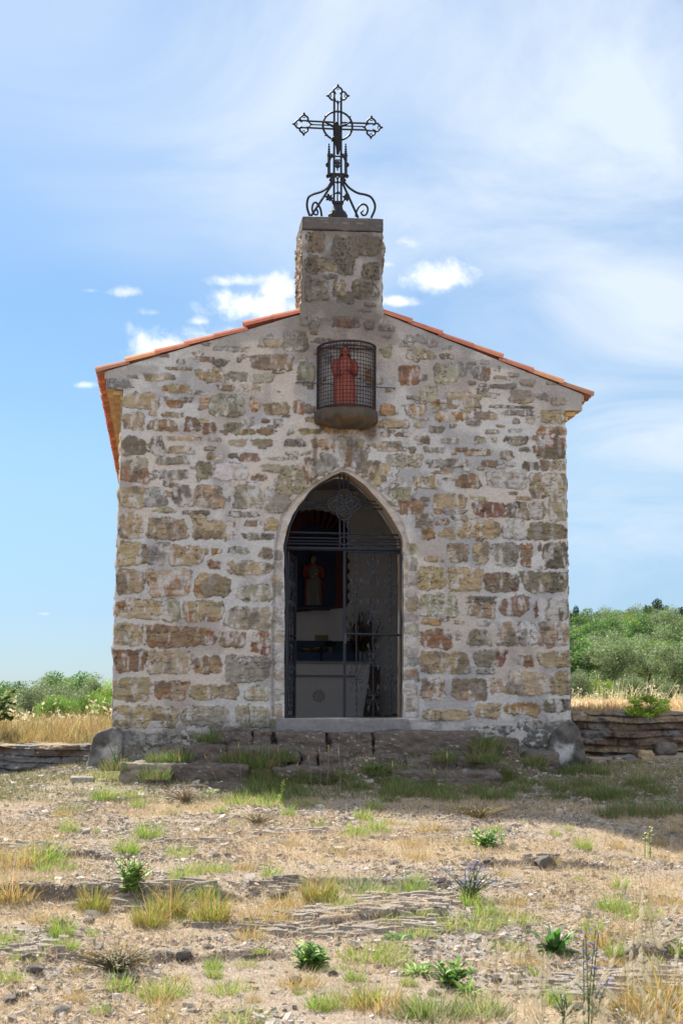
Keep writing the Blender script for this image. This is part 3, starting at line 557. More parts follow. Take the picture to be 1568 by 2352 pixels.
# ------------------------------------------------------------------ foot of the walls: sloped concrete footings, threshold, shelf
def footing(poly, y0, y1, seed, a, b, hi=None):
    p = w2(poly, y0); n = len(p); V, rows = [], []; ys = np.linspace(0, 1, 8)
    fine = np.vstack([np.linspace(p[i], p[(i+1) % n], 9)[:-1] for i in range(n)]); N = len(fine); cen = fine.mean(0)
    mb = MB(); ring = [cen+(fine-cen)*s_ for s_ in (.02, .1, .2, .3, .4, .5, .6, .7, .8, .87, .93, .97, 1.)]
    rings = [r+np.array([0, .03*(k == 12)+.008*(k == 11), 0]) for k, r in enumerate(ring)]+[ring[-1]*1+np.array([0, t*(y1-y0), 0]) for t in (.25, .5, .75, 1)]
    V = np.vstack(rings); k = np.arange(N); F_ = np.vstack([np.stack([i*N+k, i*N+(k+1) % N, (i+1)*N+(k+1) % N, (i+1)*N+k], 1) for i in range(len(rings)-1)])
    nz = fbm(V[:, 0]*10, V[:, 1]*10, V[:, 2]*10, seed, 4)-.5; V = V+np.stack([nz*.035, nz*.11, nz*.02], 1)
    c = lerp(np.array(a), np.array(b), sst(fbm(V[:, 0]*4, V[:, 1]*4, V[:, 2]*4, seed+2, 4), .38, .6)[:, None])
    if hi is not None:
        q = w2([hi[0]], y0)[0]; r = np.hypot((V[:, 0]-q[0])/hi[1], (V[:, 2]-q[2])/hi[2])+2.0*(fbm(V[:, 0]*11, V[:, 1], V[:, 2]*11, seed+5, 4)-.5); c = lerp(c, np.array(hi[3]), (.85*sst(r, 1.1, .4))[:, None])
    npmesh('wall_footing', V, [F_], M_CONC, CH, c, True)
footing([(188, 1800), (200, 1752), (207, 1722), (214, 1694), (222, 1683), (236, 1678), (258, 1670), (272, 1672), (283, 1690), (282, 1740), (279, 1800)], -.10, .8, 91, (.065, .06, .058), (.125, .118, .115), ((252, 1725), .10, .16, (.30, .29, .29)))
footing([(1252, 1800), (1256, 1735), (1262, 1690), (1285, 1668), (1308, 1652), (1318, 1658), (1330, 1674), (1338, 1702), (1345, 1735), (1352, 1765), (1356, 1800)], -.06, .8, 93, (.055, .053, .05), (.10, .095, .09), ((1292, 1728), .11, .12, (.36, .36, .37)))
a_, b_ = P(624, 1652.5, -.12), P(940, 1680, -.12)
V, Fq = rough_box((a_[0], -.12, b_[2]-.02), (b_[0], .30, .004), 12, .006, 22, 10, .012)
npmesh('threshold', V, [Fq], M_CONC, CH, rock_col(V, 14, (.12, .117, .122), (.18, .175, .182), .3), True)
# shelf carrying the caged statue
def bracket():
    l, r, t = P(*Z2(362, 1830), 0), P(*Z2(916, 1800), 0), None; cx, hw = (l[0]+r[0])/2, (r[0]-l[0])/2; zt_ = float(P(*Z2(640, 1838), 0)[2]); V = []
    th = np.linspace(math.pi, 2*math.pi, 90)
    for (z, k, dy) in ((zt_, .0, 0), (zt_, .6, 0), (zt_, .985, 0), (zt_-.015, 1.0, 0), (zt_-.10, 1.0, 0), (zt_-.115, .97, 0), (zt_-.132, .88, 0), (zt_-.155, .72, 0), (zt_-.172, .50, 0), (zt_-.178, 0, 0)):
        V.append(np.stack([cx+hw*k*np.cos(th), .03+.44*k*np.sin(th), np.full(90, z)], -1))
    V = np.vstack(V); nz = fbm(V[:, 0]*12, V[:, 1]*12, V[:, 2]*12, 3, 3)-.5; V[:, 2] += nz*.07*(V[:, 2] < zt_-.11); V[:, 1] += nz*.05*(V[:, 1] < -.02)
    c = lerp(np.array([.05, .041, .035]), np.array([.10, .078, .06]), fbm(V[:, 0]*9, V[:, 1]*9, V[:, 2]*9, 7, 4)[:, None])
    c = lerp(c, np.array([.15, .095, .045]), (.6*sst(fbm(V[:, 0]*6, V[:, 1]*6, V[:, 2]*3, 8, 3), .45, .6)*(V[:, 2] < zt_-.10))[:, None])
    npmesh('shelf_bracket', V, [grid_faces(10, 90)], M_STONE, CH, c, True); return cx, zt_
SHX, SHZ = bracket()
# ------------------------------------------------------------------ iron cross on the pier
YC = .34
def plane_paths(Z, Y): return lambda pts: np.array([P(*Z(x, y), Y) for x, y in pts])
q1 = plane_paths(Z1, YC); U1 = 300/1568/1.0887/F_PX*(DIST+YC)      # metres per traced unit
IR = (.010, .011, .015)
def tb(pts, r, n=6, closed=False, sp=0, q=q1, mb=None, flat=1.): return (mb or MB()).tube(q(spline(pts, sp, closed) if sp else pts), r*U1, n, closed, IR, flat)
def build_cross(U1=U1*1.38):
    base = q1([(755, 1890)])[0]
    t = thing('iron_cross', 'black openwork wrought iron cross with ring and fleur tips on the stone pier', 'cross', (base[0], YC, cz1))
    # moulded foot
    f = MB(); h = lambda y: q1([(755, y)])[0][2]-cz1
    U1_ = U1; U1 = U1/1.38; f.lathe([(0, -.0), (130*U1, 0), (132*U1, h(1868)), (118*U1, h(1848)), (108*U1, h(1825)), (82*U1, h(1815)), (66*U1, h(1780)), (62*U1, h(1740)), (76*U1, h(1728)), (74*U1, h(1715)), (60*U1, h(1708)), (58*U1, h(1694)), (0, h(1692))], (base[0], YC, cz1), 8, IR, 1, .8); f.build('foot', M_IRON, t); U1 = U1_
    s_ = MB()
    for x0, x1 in ((708, 704), (798, 799)): s_.tube(q1([(x0, 330), (x0-1, 900), (x1, 1700)]), 11*U1, 6, False, IR)
    for a, b in (((755, 372), (755, 650)), ((752, 1440), (750, 1700))): s_.tube(q1([a, b]), 7*U1, 6, False, IR)
    for y in (520, 1585, 1440): s_.tube(q1([(706, y), (800, y+2)]), 8*U1, 6, False, IR)
    s_.tube(q1(spline([(712, 1600), (752, 1560), (794, 1600)], 12)), 6*U1, 6, False, IR); s_.build('shaft', M_IRON, t)
    for d, ends in ((-1, ((700, 560), (372, 575))), (1, None)):
        a = MB(); xs = ((705, 368) if d < 0 else (802, 1135)); sl_ = .039
        for off in (645, 732): a.tube(q1([(xs[0], off+(xs[0]-372)*sl_), (xs[1], off+(xs[1]-372)*sl_-4)]), 10*U1, 6, False, IR)
        xm = (712, 395) if d < 0 else (800, 1120); a.tube(q1([(xm[0], 687+(xm[0]-372)*sl_), (xm[1], 687+(xm[1]-372)*sl_-2)]), 7*U1, 6, False, IR); a.build('arm', M_IRON, t)
    r = MB(); th = np.linspace(0, 2*np.pi, 48, endpoint=False); r.tube(q1(np.stack([752+192*np.cos(th), 704+187*np.sin(th)+8*np.cos(th)], 1)), 11*U1, 6, True, IR)
    for an in (38, 142, 218, 322, 90, 270):
        r.tube(q1([(752+190*math.cos(math.radians(an)), 704+185*math.sin(math.radians(an))), (752+214*math.cos(math.radians(an)), 704+208*math.sin(math.radians(an)))]), [12*U1, 9*U1], 6, False, IR)
    r.build('ring', M_IRON, t)
    def finial(cx, cy, rot):
        f = MB(); c, s = math.cos(rot), math.sin(rot); R_ = lambda pts: [(cx+x*c-y*s, cy+x*s+y*c) for x, y in pts]
        lobe = [(-50, 0), (-52, -34), (-30, -58), (-8, -72), (0, -96), (8, -72), (30, -58), (52, -34), (50, 0)]
        for k in (0, 1, -1):
            a = k*math.pi/2; cc, ss = math.cos(a), math.sin(a); off = 46
            pts = [((x*1.0)*cc-(y-off)*ss, (x)*ss+(y-off)*cc) for x, y in lobe]; f.tube(q1(R_(spline(pts, 22))), 10*U1, 6, False, IR)
            for px in ((-52, -off), (52, -off)):
                tip = [(px[0]*cc-px[1]*ss, px[0]*ss+px[1]*cc)]; f.tube(q1(R_([tip[0], (tip[0][0]*.72, tip[0][1]*.72)])), 9*U1, 6, False, IR)
            f.tube(q1(R_([((-18)*cc-(-88)*ss, (-18)*ss+(-88)*cc), (18*cc-(-88)*ss, 18*ss+(-88)*cc)])), 5*U1, 5, False, IR)
            f.tube(q1(R_([(0*cc+140*ss, 0*ss-140*cc), (0*cc+158*ss, 0*ss-158*cc)])), [9*U1, 3*U1], 6, False, IR)
        f.tube(q1(R_(spline([(-46, 44), (-30, 66), (-8, 84), (0, 112)], 8))), 8*U1, 6, False, IR); f.tube(q1(R_(spline([(46, 44), (30, 66), (8, 84), (0, 112)], 8))), 8*U1, 6, False, IR)
        for x, y in ((-46, -46), (46, -46)): f.tube(q1(R_([(x, y), (x*.45, y*.45)])), [8*U1, 4*U1], 5, False, IR)
        for x in (-46, 46): f.tube(q1(R_([(x, -50), (x, 60)])), 9*U1, 6, False, IR)
        f.build('finial', M_IRON, t)
    finial(756, 312, 0); finial(312, 682, -math.pi/2+.02); finial(1190, 722, math.pi/2+.03)
    for d, x in ((-1, 640), (1, 858)):                                  # gothic pinnacles beside the shaft
        p = MB(); p.tube(q1([(x+d*2, 1345), (x, 1085)]), 15*U1, 6, False, IR); p.tube(q1([(x, 1090), (x-1, 935)]), [12*U1, 4*U1], 6, False, IR)
        for y, r_ in ((1092, 21), (1068, 18), (1042, 15), (1010, 14), (978, 12), (945, 8), (1350, 24), (1372, 17)): p.tube(q1([(x, y-5), (x, y+5)]), [r_*U1]*2, 6, False, IR)
        for yy, k in ((1215, 1.), (1362, .8)):
            for an in (0, 55, -55, 110, -110): p.tube(q1([(x+d*14, yy), (x+d*(16+28*k*math.cos(math.radians(an))), yy+28*k*math.sin(math.radians(an)))]), [8*U1, 12*U1], 5, False, IR)
        p.tube(q1(spline([(x-d*12, 1150), (x-d*22, 1120), (x-d*48, 1108)], 8)), 9*U1, 6, False, IR)
        for an in (20, 90, 160, 250): p.tube(q1([(x-d*38, 1082), (x-d*38+17*math.cos(math.radians(an)), 1082-17*math.sin(math.radians(an)))]), [8*U1, 6*U1], 5, False, IR)
        p.build('pinnacle', M_IRON, t)
    b = MB()                                                            # little canopy with the skull and urn
    b.tube(q1([(640, 1098), (860, 1106)]), 9*U1, 6, False, IR); b.tube(q1([(632, 1330), (870, 1336)]), 13*U1, 6, False, IR); b.tube(q1([(640, 1352), (864, 1356)]), 10*U1, 6, False, IR)
    for cx, cy, rx, rz in ((750, 1190, 26, 24), (750, 1222, 22, 20), (751, 1280, 9, 9), (750, 1440, 20, 17), (662, 1412, 17, 16), (842, 1414, 17, 16)):
        c = q1([(cx, cy)])[0]; th = np.linspace(0, np.pi, 9); b.lathe(np.stack([rx*U1*np.sin(th)+1e-5, -rz*U1*np.cos(th)], 1), c, 10, IR, 1, .6)
    b.tube(q1([(720, 1225), (750, 1262), (782, 1225)]), 9*U1, 6, False, IR); b.tube(q1(spline([(716, 1366), (740, 1380), (750, 1420)], 8)), 7*U1, 6, False, IR); b.tube(q1(spline([(788, 1366), (762, 1380), (752, 1420)], 8)), 7*U1, 6, False, IR)
    b.tube(q1(spline([(722, 1165), (736, 1140), (750, 1160), (764, 1140), (780, 1165)], 16)), 6*U1, 6, False, IR)
    for d, x in ((-1, 690), (1, 812)): b.tube(q1(spline([(x, 1360), (x+d*20, 1400), (x, 1440)], 10)), 14*U1, 6, False, IR)
    b.build('canopy', M_IRON, t)
    for d in (-1, 1):                                                   # flower brackets low on the shaft
        l = MB(); cx = 640 if d < 0 else 868
        for an in range(0, 360, 60):
            a = math.radians(an+15); l.tube(q1([(cx, 1640), (cx+34*math.cos(a), 1640+34*math.sin(a)), (cx+54*math.cos(a), 1640+52*math.sin(a))]), [8*U1, 14*U1, 5*U1], 5, False, IR)
        l.tube(q1(spline([(cx, 1645), (cx-d*22, 1658), (cx-d*44, 1690), (cx-d*50, 1715)], 10)), 9*U1, 6, False, IR); l.build('flower', M_IRON, t)
    for d, big, small in ((-1, [(672, 1435), (622, 1510), (540, 1565), (430, 1600), (372, 1640), (352, 1720), (360, 1800), (390, 1882)], [(545, 1885), (528, 1790), (490, 1725), (455, 1705), (428, 1735), (420, 1800), (445, 1855), (482, 1865), (494, 1830), (478, 1795)]),
                          (1, [(835, 1435), (905, 1515), (1010, 1580), (1120, 1605), (1190, 1640), (1235, 1720), (1235, 1800), (1190, 1905)], [(990, 1892), (1000, 1820), (1040, 1750), (1090, 1728), (1135, 1755), (1145, 1810), (1120, 1865), (1080, 1872), (1060, 1835), (1088, 1810)])):
        b = MB(); b.tube(q1(spline(big, 40)), 12*U1, 7, False, IR); b.tube(q1(spline(small, 44)), np.linspace(11, 9, 44)*U1, 7, False, IR); b.tube(q1([small[-1], (small[-1][0]+2, small[-1][1]+1)]), 20*U1, 7, False, IR)
        foot_ = (405, 1882) if d < 0 else (1020, 1905); b.tube(q1([(690 if d < 0 else 815, 1450), foot_]), 12*U1, 7, False, IR); b.build('scroll_brace', M_IRON, t)
    fig = MB(); IB = (.045, .036, .030); yo = np.array([0, -.03, 0]); Q = lambda pts: q1(pts)+yo                     # small cast body
    fig.tube(Q([(736, 690), (735, 705), (738, 730), (745, 790), (738, 860), (742, 900), (745, 960), (748, 1030), (752, 1090)]), np.array([22, 26, 30, 38, 32, 36, 22, 15, 16])*U1, 8, False, IB, .7)
    fig.tube(Q([(735, 668), (734, 684), (736, 706)]), np.array([20, 25, 14])*U1, 8, False, IB)
    for d in (-1, 1): fig.tube(Q([(742, 745), (742+d*60, 720), (742+d*118, 700 if d > 0 else 690), (742+d*172, 662)]), np.array([16, 14, 10, 9])*U1, 6, False, IB)
    fig.tube(Q([(690, 860), (684, 885), (676, 925)]), np.array([10, 18, 6])*U1, 6, False, IB); fig.tube(Q([(705, 880), (742, 885), (782, 880), (778, 925)]), np.array([20, 36, 22, 8])*U1, 6, False, IB, .6)
    fig.tube(Q([(762, 905), (772, 970), (765, 1040), (756, 1090)]), np.array([22, 15, 11, 9])*U1, 6, False, IB)
    o = fig.build('corpus', M_IRON, t, True); m = o.modifiers.new('remesh', 'REMESH'); m.mode = 'VOXEL'; m.voxel_size = .0045; m.use_smooth_shade = True
build_cross()
# ------------------------------------------------------------------ statues
def robed_figure(name, h, parts, parent):
    """a standing saint: robe with folds, cloak, arms, head, hair; feet at the origin of the parent, facing -y"""
    o_ = ORG[parent.name]
    def body(nm, m, mb, vox, col): 
        o = mb.build(nm, m, parent, True); r = o.modifiers.new('remesh', 'REMESH'); r.mode = 'VOXEL'; r.voxel_size = vox; r.use_smooth_shade = True; return o
    def folded(z0, z1, rad, dep, k, amp, ph=0., n=64, open_=None):
        zz = np.linspace(z0, z1, len(rad)); th = np.linspace(0, 2*np.pi, n, endpoint=False); V = []
        zf = np.linspace(z0, z1, 26); rf, df = np.interp(zf, zz, rad), np.interp(zf, zz, dep)
        for z, r, d in zip(zf, rf, df):
            f = 1+amp*np.sin(k*th+ph+3*z/h)*np.clip((z1-z)/(z1-z0)*1.4, .15, 1)+amp*.5*np.sin((k*2+1)*th+z*9/h)
            V.append(np.stack([o_[0]+r*h*np.cos(th)*f, o_[1]+d*h*np.sin(th)*f, np.full(n, o_[2]+z*h)], -1))
        V.append(np.repeat(V[-1].mean(0)[None], n, 0)); V.insert(0, np.repeat(V[0].mean(0)[None], n, 0)); i = np.arange(n)
        return np.vstack(V), np.vstack([np.stack([a*n+i, a*n+(i+1) % n, (a+1)*n+(i+1) % n, (a+1)*n+i], 1) for a in range(len(V)-1)])
    c = parts; H = lambda x, y, z: o_+h*np.array([x, y, z])
    rb = MB(); V, F_ = folded(0, .80, (.150, .145, .135, .125, .130, .120, .055), (.12, .115, .11, .10, .105, .09, .05), 7, .12); rb.add(V, F_, c['robe']); npmesh('robe', V, [F_], M_PAINT, parent, np.broadcast_to(c['robe'], V.shape), True)
    ck = MB(); 
    V, F_ = folded(.06, .845, (.165, .17, .165, .165, .18, .165, .085), (.10, .10, .10, .095, .10, .085, .06), 5, .06, 1.3); V[:, 1] += .035*h; ck.add(V, F_, c['cloak'])
    ck.build('cloak', M_PAINT, parent, True)
    ar = MB()
    for d in (-1, 1):
        ar.tube([H(d*.125, .01, .775), H(d*.165, -.02, .66), H(d*.155, -.07, .56), H(d*.07, -.135, .575+.03*d)], np.array([.05, .058, .052, .034])*h, 10, False, c['cloak'])
    ar.build('sleeve', M_PAINT, parent, True)
    hd = MB(); th = np.linspace(0, np.pi, 12); hd.lathe(np.stack([.056*h*np.sin(th)*(1-.12*np.cos(th)*-1)+1e-5, -.072*h*np.cos(th)], 1), H(0, -.02, .915), 18, c['skin'], 1, 1.05)
    hd.tube([H(0, 0, .82), H(0, -.008, .87)], .034*h, 10, False, c['skin']); hd.tube([H(0, -.076, .93), H(0, -.09, .908)], [.006*h, .012*h], 6, False, c['skin'])
    for d in (-1, 1): hd.tube([H(d*.035, -.074, .934), H(d*.012, -.078, .936)], .006*h, 5, False, np.array(c['skin'])*.5)
    hd.tube([H(-.016, -.078, .885), H(.016, -.078, .885)], .005*h, 5, False, np.array(c['skin'])*.6)
    for d in (-1, 1): 
        b0 = H(d*.065, -.14, .575+.03*d); hd.tube([b0, b0+h*np.array([-d*.03, -.018, .015])], [.022*h, .018*h], 8, False, c['skin'])
        for k in range(4): hd.tube([b0+h*np.array([-d*.03, -.018+.004*k, .022-.012*k]), b0+h*np.array([-d*.062, -.024+.004*k, .020-.012*k])], [.006*h, .004*h], 5, False, c['skin'])
    hd.build('head', M_PAINT, parent, True)
    hr = MB(); th = np.linspace(.0, np.pi*.62, 10); n = 20
    V = np.vstack([np.stack([o_[0]+h*(.068*math.sin(a)+.004*k/9)*np.cos(np.linspace(-.55, np.pi+.55, n)), o_[1]+h*(-.012+.072*math.sin(a)*np.sin(np.linspace(-.55, np.pi+.55, n))), np.full(n, o_[2]+h*(.922+.078*math.cos(a)))], -1) for k, a in enumerate(th)]+
                  [np.stack([o_[0]+h*(.07+.018*t)*np.cos(np.linspace(-.45, np.pi+.45, n)), o_[1]+h*(-.005+.065*np.sin(np.linspace(-.45, np.pi+.45, n))), np.full(n, o_[2]+h*(.89-.08*t))], -1) for t in (0, .5, 1.)])
    hr.add(V, grid_faces(13, n), c['hair']); hr.build('veil' if c.get('veil') else 'hair', M_PAINT, parent, True)
    if c.get('base'): MB().box(H(-.15, -.14, -.03), H(.15, .14, .004), c['base']).build('plinth', M_PAINT, parent)
hS = float(P(*Z2(625, 1268), -.17)[2]-SHZ)
ST_ = thing('saint_statue', 'red painted statue of a robed saint standing inside the wire cage above the doorway', 'statue', (float(P(*Z2(628, 1740), -.17)[0]), -.17, SHZ+.002))
red = (.20, .040, .030)
robed_figure('saint', hS, dict(robe=(.25, .058, .040), cloak=red, skin=(.26, .065, .045), hair=red, veil=True), ST_)
# ------------------------------------------------------------------ wire cage round the statue
def build_cage():
    t = thing('wire_cage', 'rusty half round wire mesh cage fixed to the wall above the door', 'cage', (SHX, -.02, SHZ))
    RU = (.022, .013, .013); zb = SHZ+.012; zt_ = float(P(*Z2(420, 1275), 0)[2])-.01; hw, dp = .300, .40
    th = np.linspace(math.pi, 2*math.pi, 60); arc = lambda z, k=1., e=0.: np.stack([SHX+hw*k*np.cos(th)-.012*((z-zb)/(zt_-zb))*0, -.02+dp*k*np.sin(th), np.full(60, z)], -1)
    f = MB()
    for z, r in ((zb, .011), (zt_, .011), (zt_-.05, .006)): f.tube(arc(z), r, 6, False, RU)
    for i in (0, -1): f.tube([arc(zb)[i], arc(zt_)[i]], .011, 6, False, RU)
    f.tube([arc(zt_)[0], arc(zt_)[-1]], .009, 6, False, RU); f.tube([arc(zb)[0], arc(zb)[-1]], .009, 6, False, RU); f.build('frame', M_IRON, t)
    wv = MB(); zz = np.linspace(zb, zt_, 18)
    for z in zz[1:-1]: wv.tube(arc(z), .0036, 4, False, RU)
    d = np.diff(arc(0), axis=0); s_ = np.concatenate([[0], np.cumsum(np.linalg.norm(d, axis=1))]); a0 = arc(0)
    for q in np.linspace(0, s_[-1], 31)[1:-1]:
        p = np.array([np.interp(q, s_, a0[:, k]) for k in range(3)]); wv.tube([p+[0, 0, zb], p+[0, 0, zt_]], .0036, 4, False, RU)
    for k in np.linspace(-.85, .85, 9): wv.tube([(SHX+hw*k, -.02, zt_), (SHX+hw*k, -.02-dp*math.sqrt(1-k*k), zt_)], .0024, 4, False, RU)
    for k in np.linspace(.15, .85, 5): wv.tube([(SHX-hw*math.sqrt(1-k*k), -.02-dp*k, zt_), (SHX+hw*math.sqrt(1-k*k), -.02-dp*k, zt_)], .0024, 4, False, RU)
    wv.build('wire_mesh', M_IRON, t)
    r = MB(); r.tube(np.array([P(*Z2(212, 1576), -.05), P(*Z2(640, 1602), -.05), P(*Z2(1062, 1628), -.05)]), .006, 6, False, (.06, .06, .075))
    for e in (P(*Z2(212, 1576), -.05), P(*Z2(1062, 1628), -.05)): r.tube([e, e+[0, .09, 0]], .007, 6, False, (.06, .06, .075))
    r.build('tie_rod', M_IRON, t)
build_cage()
# ------------------------------------------------------------------ iron gate in the doorway
YG = .16
q3 = plane_paths(Z3, YG); U3 = 400/1344/1.0887/F_PX*(DIST+YG); GI = (.024, .028, .040)
def bar(mb, a, b, r, n=4): mb.tube(q3([a, b]), r*U3, n, False, GI); return mb
def build_gate():
    t = thing('iron_gate', 'dark wrought iron double gate in the pointed doorway, one leaf standing open', 'gate', tuple(q3([(668, 2180)])[0]))
    f = MB(); inner = spline(np.array([P(px+ (4 if px < 788 else -4), py, YG) for px, py in ARCH]), 120); f.tube(inner, 11*U3, 6, False, GI, 1.6)
    bar(f, (172, 742), (1168, 758), 15); f.build('frame', M_IRON, t)
    g = MB()
    for y0, y1, r in ((607, 632, 8), (652, 672, 6), (680, 694, 5), (703, 720, 6)): bar(g, (182, y0), (1160, y1), r) if y0 == 607 else (bar(g, (178, y0), (640, y0+(y1-y0)*.45), r), bar(g, (708, y0+(y1-y0)*.5), (1164, y1), r))
    for x in (636, 672, 708):
        bar(g, (x, 118), (x, 246), 6); bar(g, (x, 506), (x, 742), 6)
    for y0, y1 in ((340, 350), (370, 380), (400, 412)): bar(g, (275, y0), (536, y0+3), 6); bar(g, (806, y1-6), (1030, y1+4), 6)
    for cx, cy, an in ((674, 308, 0), (598, 372, 90), (748, 372, -90), (672, 445, 180)):
        th = np.linspace(0, 2*np.pi, 32, endpoint=False); g.tube(q3(np.stack([cx+62*np.cos(th), cy+60*np.sin(th)], 1)), 5*U3, 5, True, GI); a = math.radians(an)
        for d in (-1, 1):
            pts = [(0, 52), (d*10, 22), (d*30, 12), (d*42, -4), (d*30, -16), (d*18, -6), (d*26, 4)]; g.tube(q3(spline([(cx+x*math.cos(a)-y*math.sin(a), cy+x*math.sin(a)+y*math.cos(a)) for x, y in pts], 24)), 4.5*U3, 5, False, GI)
    th = np.linspace(.4, 5.9, 26); g.tube(q3(np.stack([672+36*np.cos(th), 680+36*np.sin(th)], 1)), 6*U3, 5, False, GI); g.build('transom_grille', M_IRON, t)
    def motif(mb, cx, cy, q, k=.88):
        for sy in (-1, 1):
            for sx in (-1, 1):
                S = lambda pts: [(cx+sx*x*k, cy+sy*y*k) for x, y in pts]
                mb.tube(q(spline(S([(0, 0), (8, 18), (24, 40), (34, 62), (38, 78)]), 14)), 3*U3, 5, False, GI)
                mb.tube(q(spline(S([(4, 12), (20, 22), (42, 20), (58, 30), (60, 46), (48, 55), (38, 46), (44, 38)]), 26)), 3*U3, 5, False, GI)
                L = S([(36, 74), (44, 90), (50, 106), (46, 122), (38, 128)]); mb.tube(q(spline(L, 10)), np.array([3, 6, 9, 10, 9, 8, 6, 5, 4, 2])*U3*k, 6, False, GI, .35)
        mb.tube(q([(cx, cy-14), (cx, cy+14)]), 11*U3, 8, False, GI)
    lf = MB()
    for a, b, r in (((676, 765), (676, 2178), 12), ((1152, 775), (1158, 2178), 12), ((676, 2168), (1158, 2172), 12), ((676, 772), (1152, 782), 9), ((690, 1463), (1152, 1472), 10)): bar(lf, a, b, r)
    L = lf.build('gate_leaf', M_IRON, t)
    bs = MB()
    for x0, x1 in ((773, 776), (913, 917), (1055, 1061)):
        n = 90; y = np.linspace(780, 2165, n); bs.tube(q3(np.stack([np.linspace(x0, x1, n), y], 1)), (5.5+1.6*np.sin(y/9))*U3, 4, False, GI)
    bs.build('bar', M_IRON, L)
    for cx, cy in ((914, 950), (773, 1105), (1057, 1108), (915, 1278), (916, 1652), (775, 1828), (1061, 1832), (917, 1998)):
        sc_ = MB(); motif(sc_, cx, cy, q3); sc_.build('scroll_ornament', M_IRON, L)
    MB().box(q3([(668, 1545)])[0]-[0, .02, 0], q3([(692, 1460)])[0]+[0, .03, 0], GI).build('lock_box', M_IRON, L)
    # the other leaf swings into the chapel on its hinge at the jamb
    h0 = q3([(186, 2170)])[0]; w_ = float(q3([(668, 800)])[0][0]-h0[0]); an = math.radians(77.5); H_ = float(q3([(186, 770)])[0][2]-h0[2])
    dirv = np.array([math.cos(an), math.sin(an), 0]); pt = lambda u, z: h0+dirv*(u*w_)+np.array([0, 0, z*H_]); l2 = MB()
    for a, b in (((0, 0), (0, 1)), ((1, 0), (1, 1)), ((0, .01), (1, .01)), ((0, .99), (1, .99)), ((0, .5), (1, .5))): l2.tube([pt(*a), pt(*b)], 12*U3, 4, False, GI)
    L2 = l2.build('gate_leaf', M_IRON, t); b2 = MB(); q4 = lambda pts: np.array([pt((x-186)/482., (2170-y)/1400.) for x, y in pts])
    for u in (.22, .5, .78): z = np.linspace(.01, .99, 60); b2.tube(np.array([pt(u, k) for k in z]), (5.5+1.6*np.sin(z*150))*U3, 4, False, GI)
    b2.build('bar', M_IRON, L2)
    for cx, cy in ((427, 950), (292, 1105), (562, 1108), (427, 1278), (427, 1652), (292, 1828), (562, 1832), (427, 1998)):
        s2 = MB(); motif(s2, cx, cy, q4); s2.build('scroll_ornament', M_IRON, L2)
build_gate()
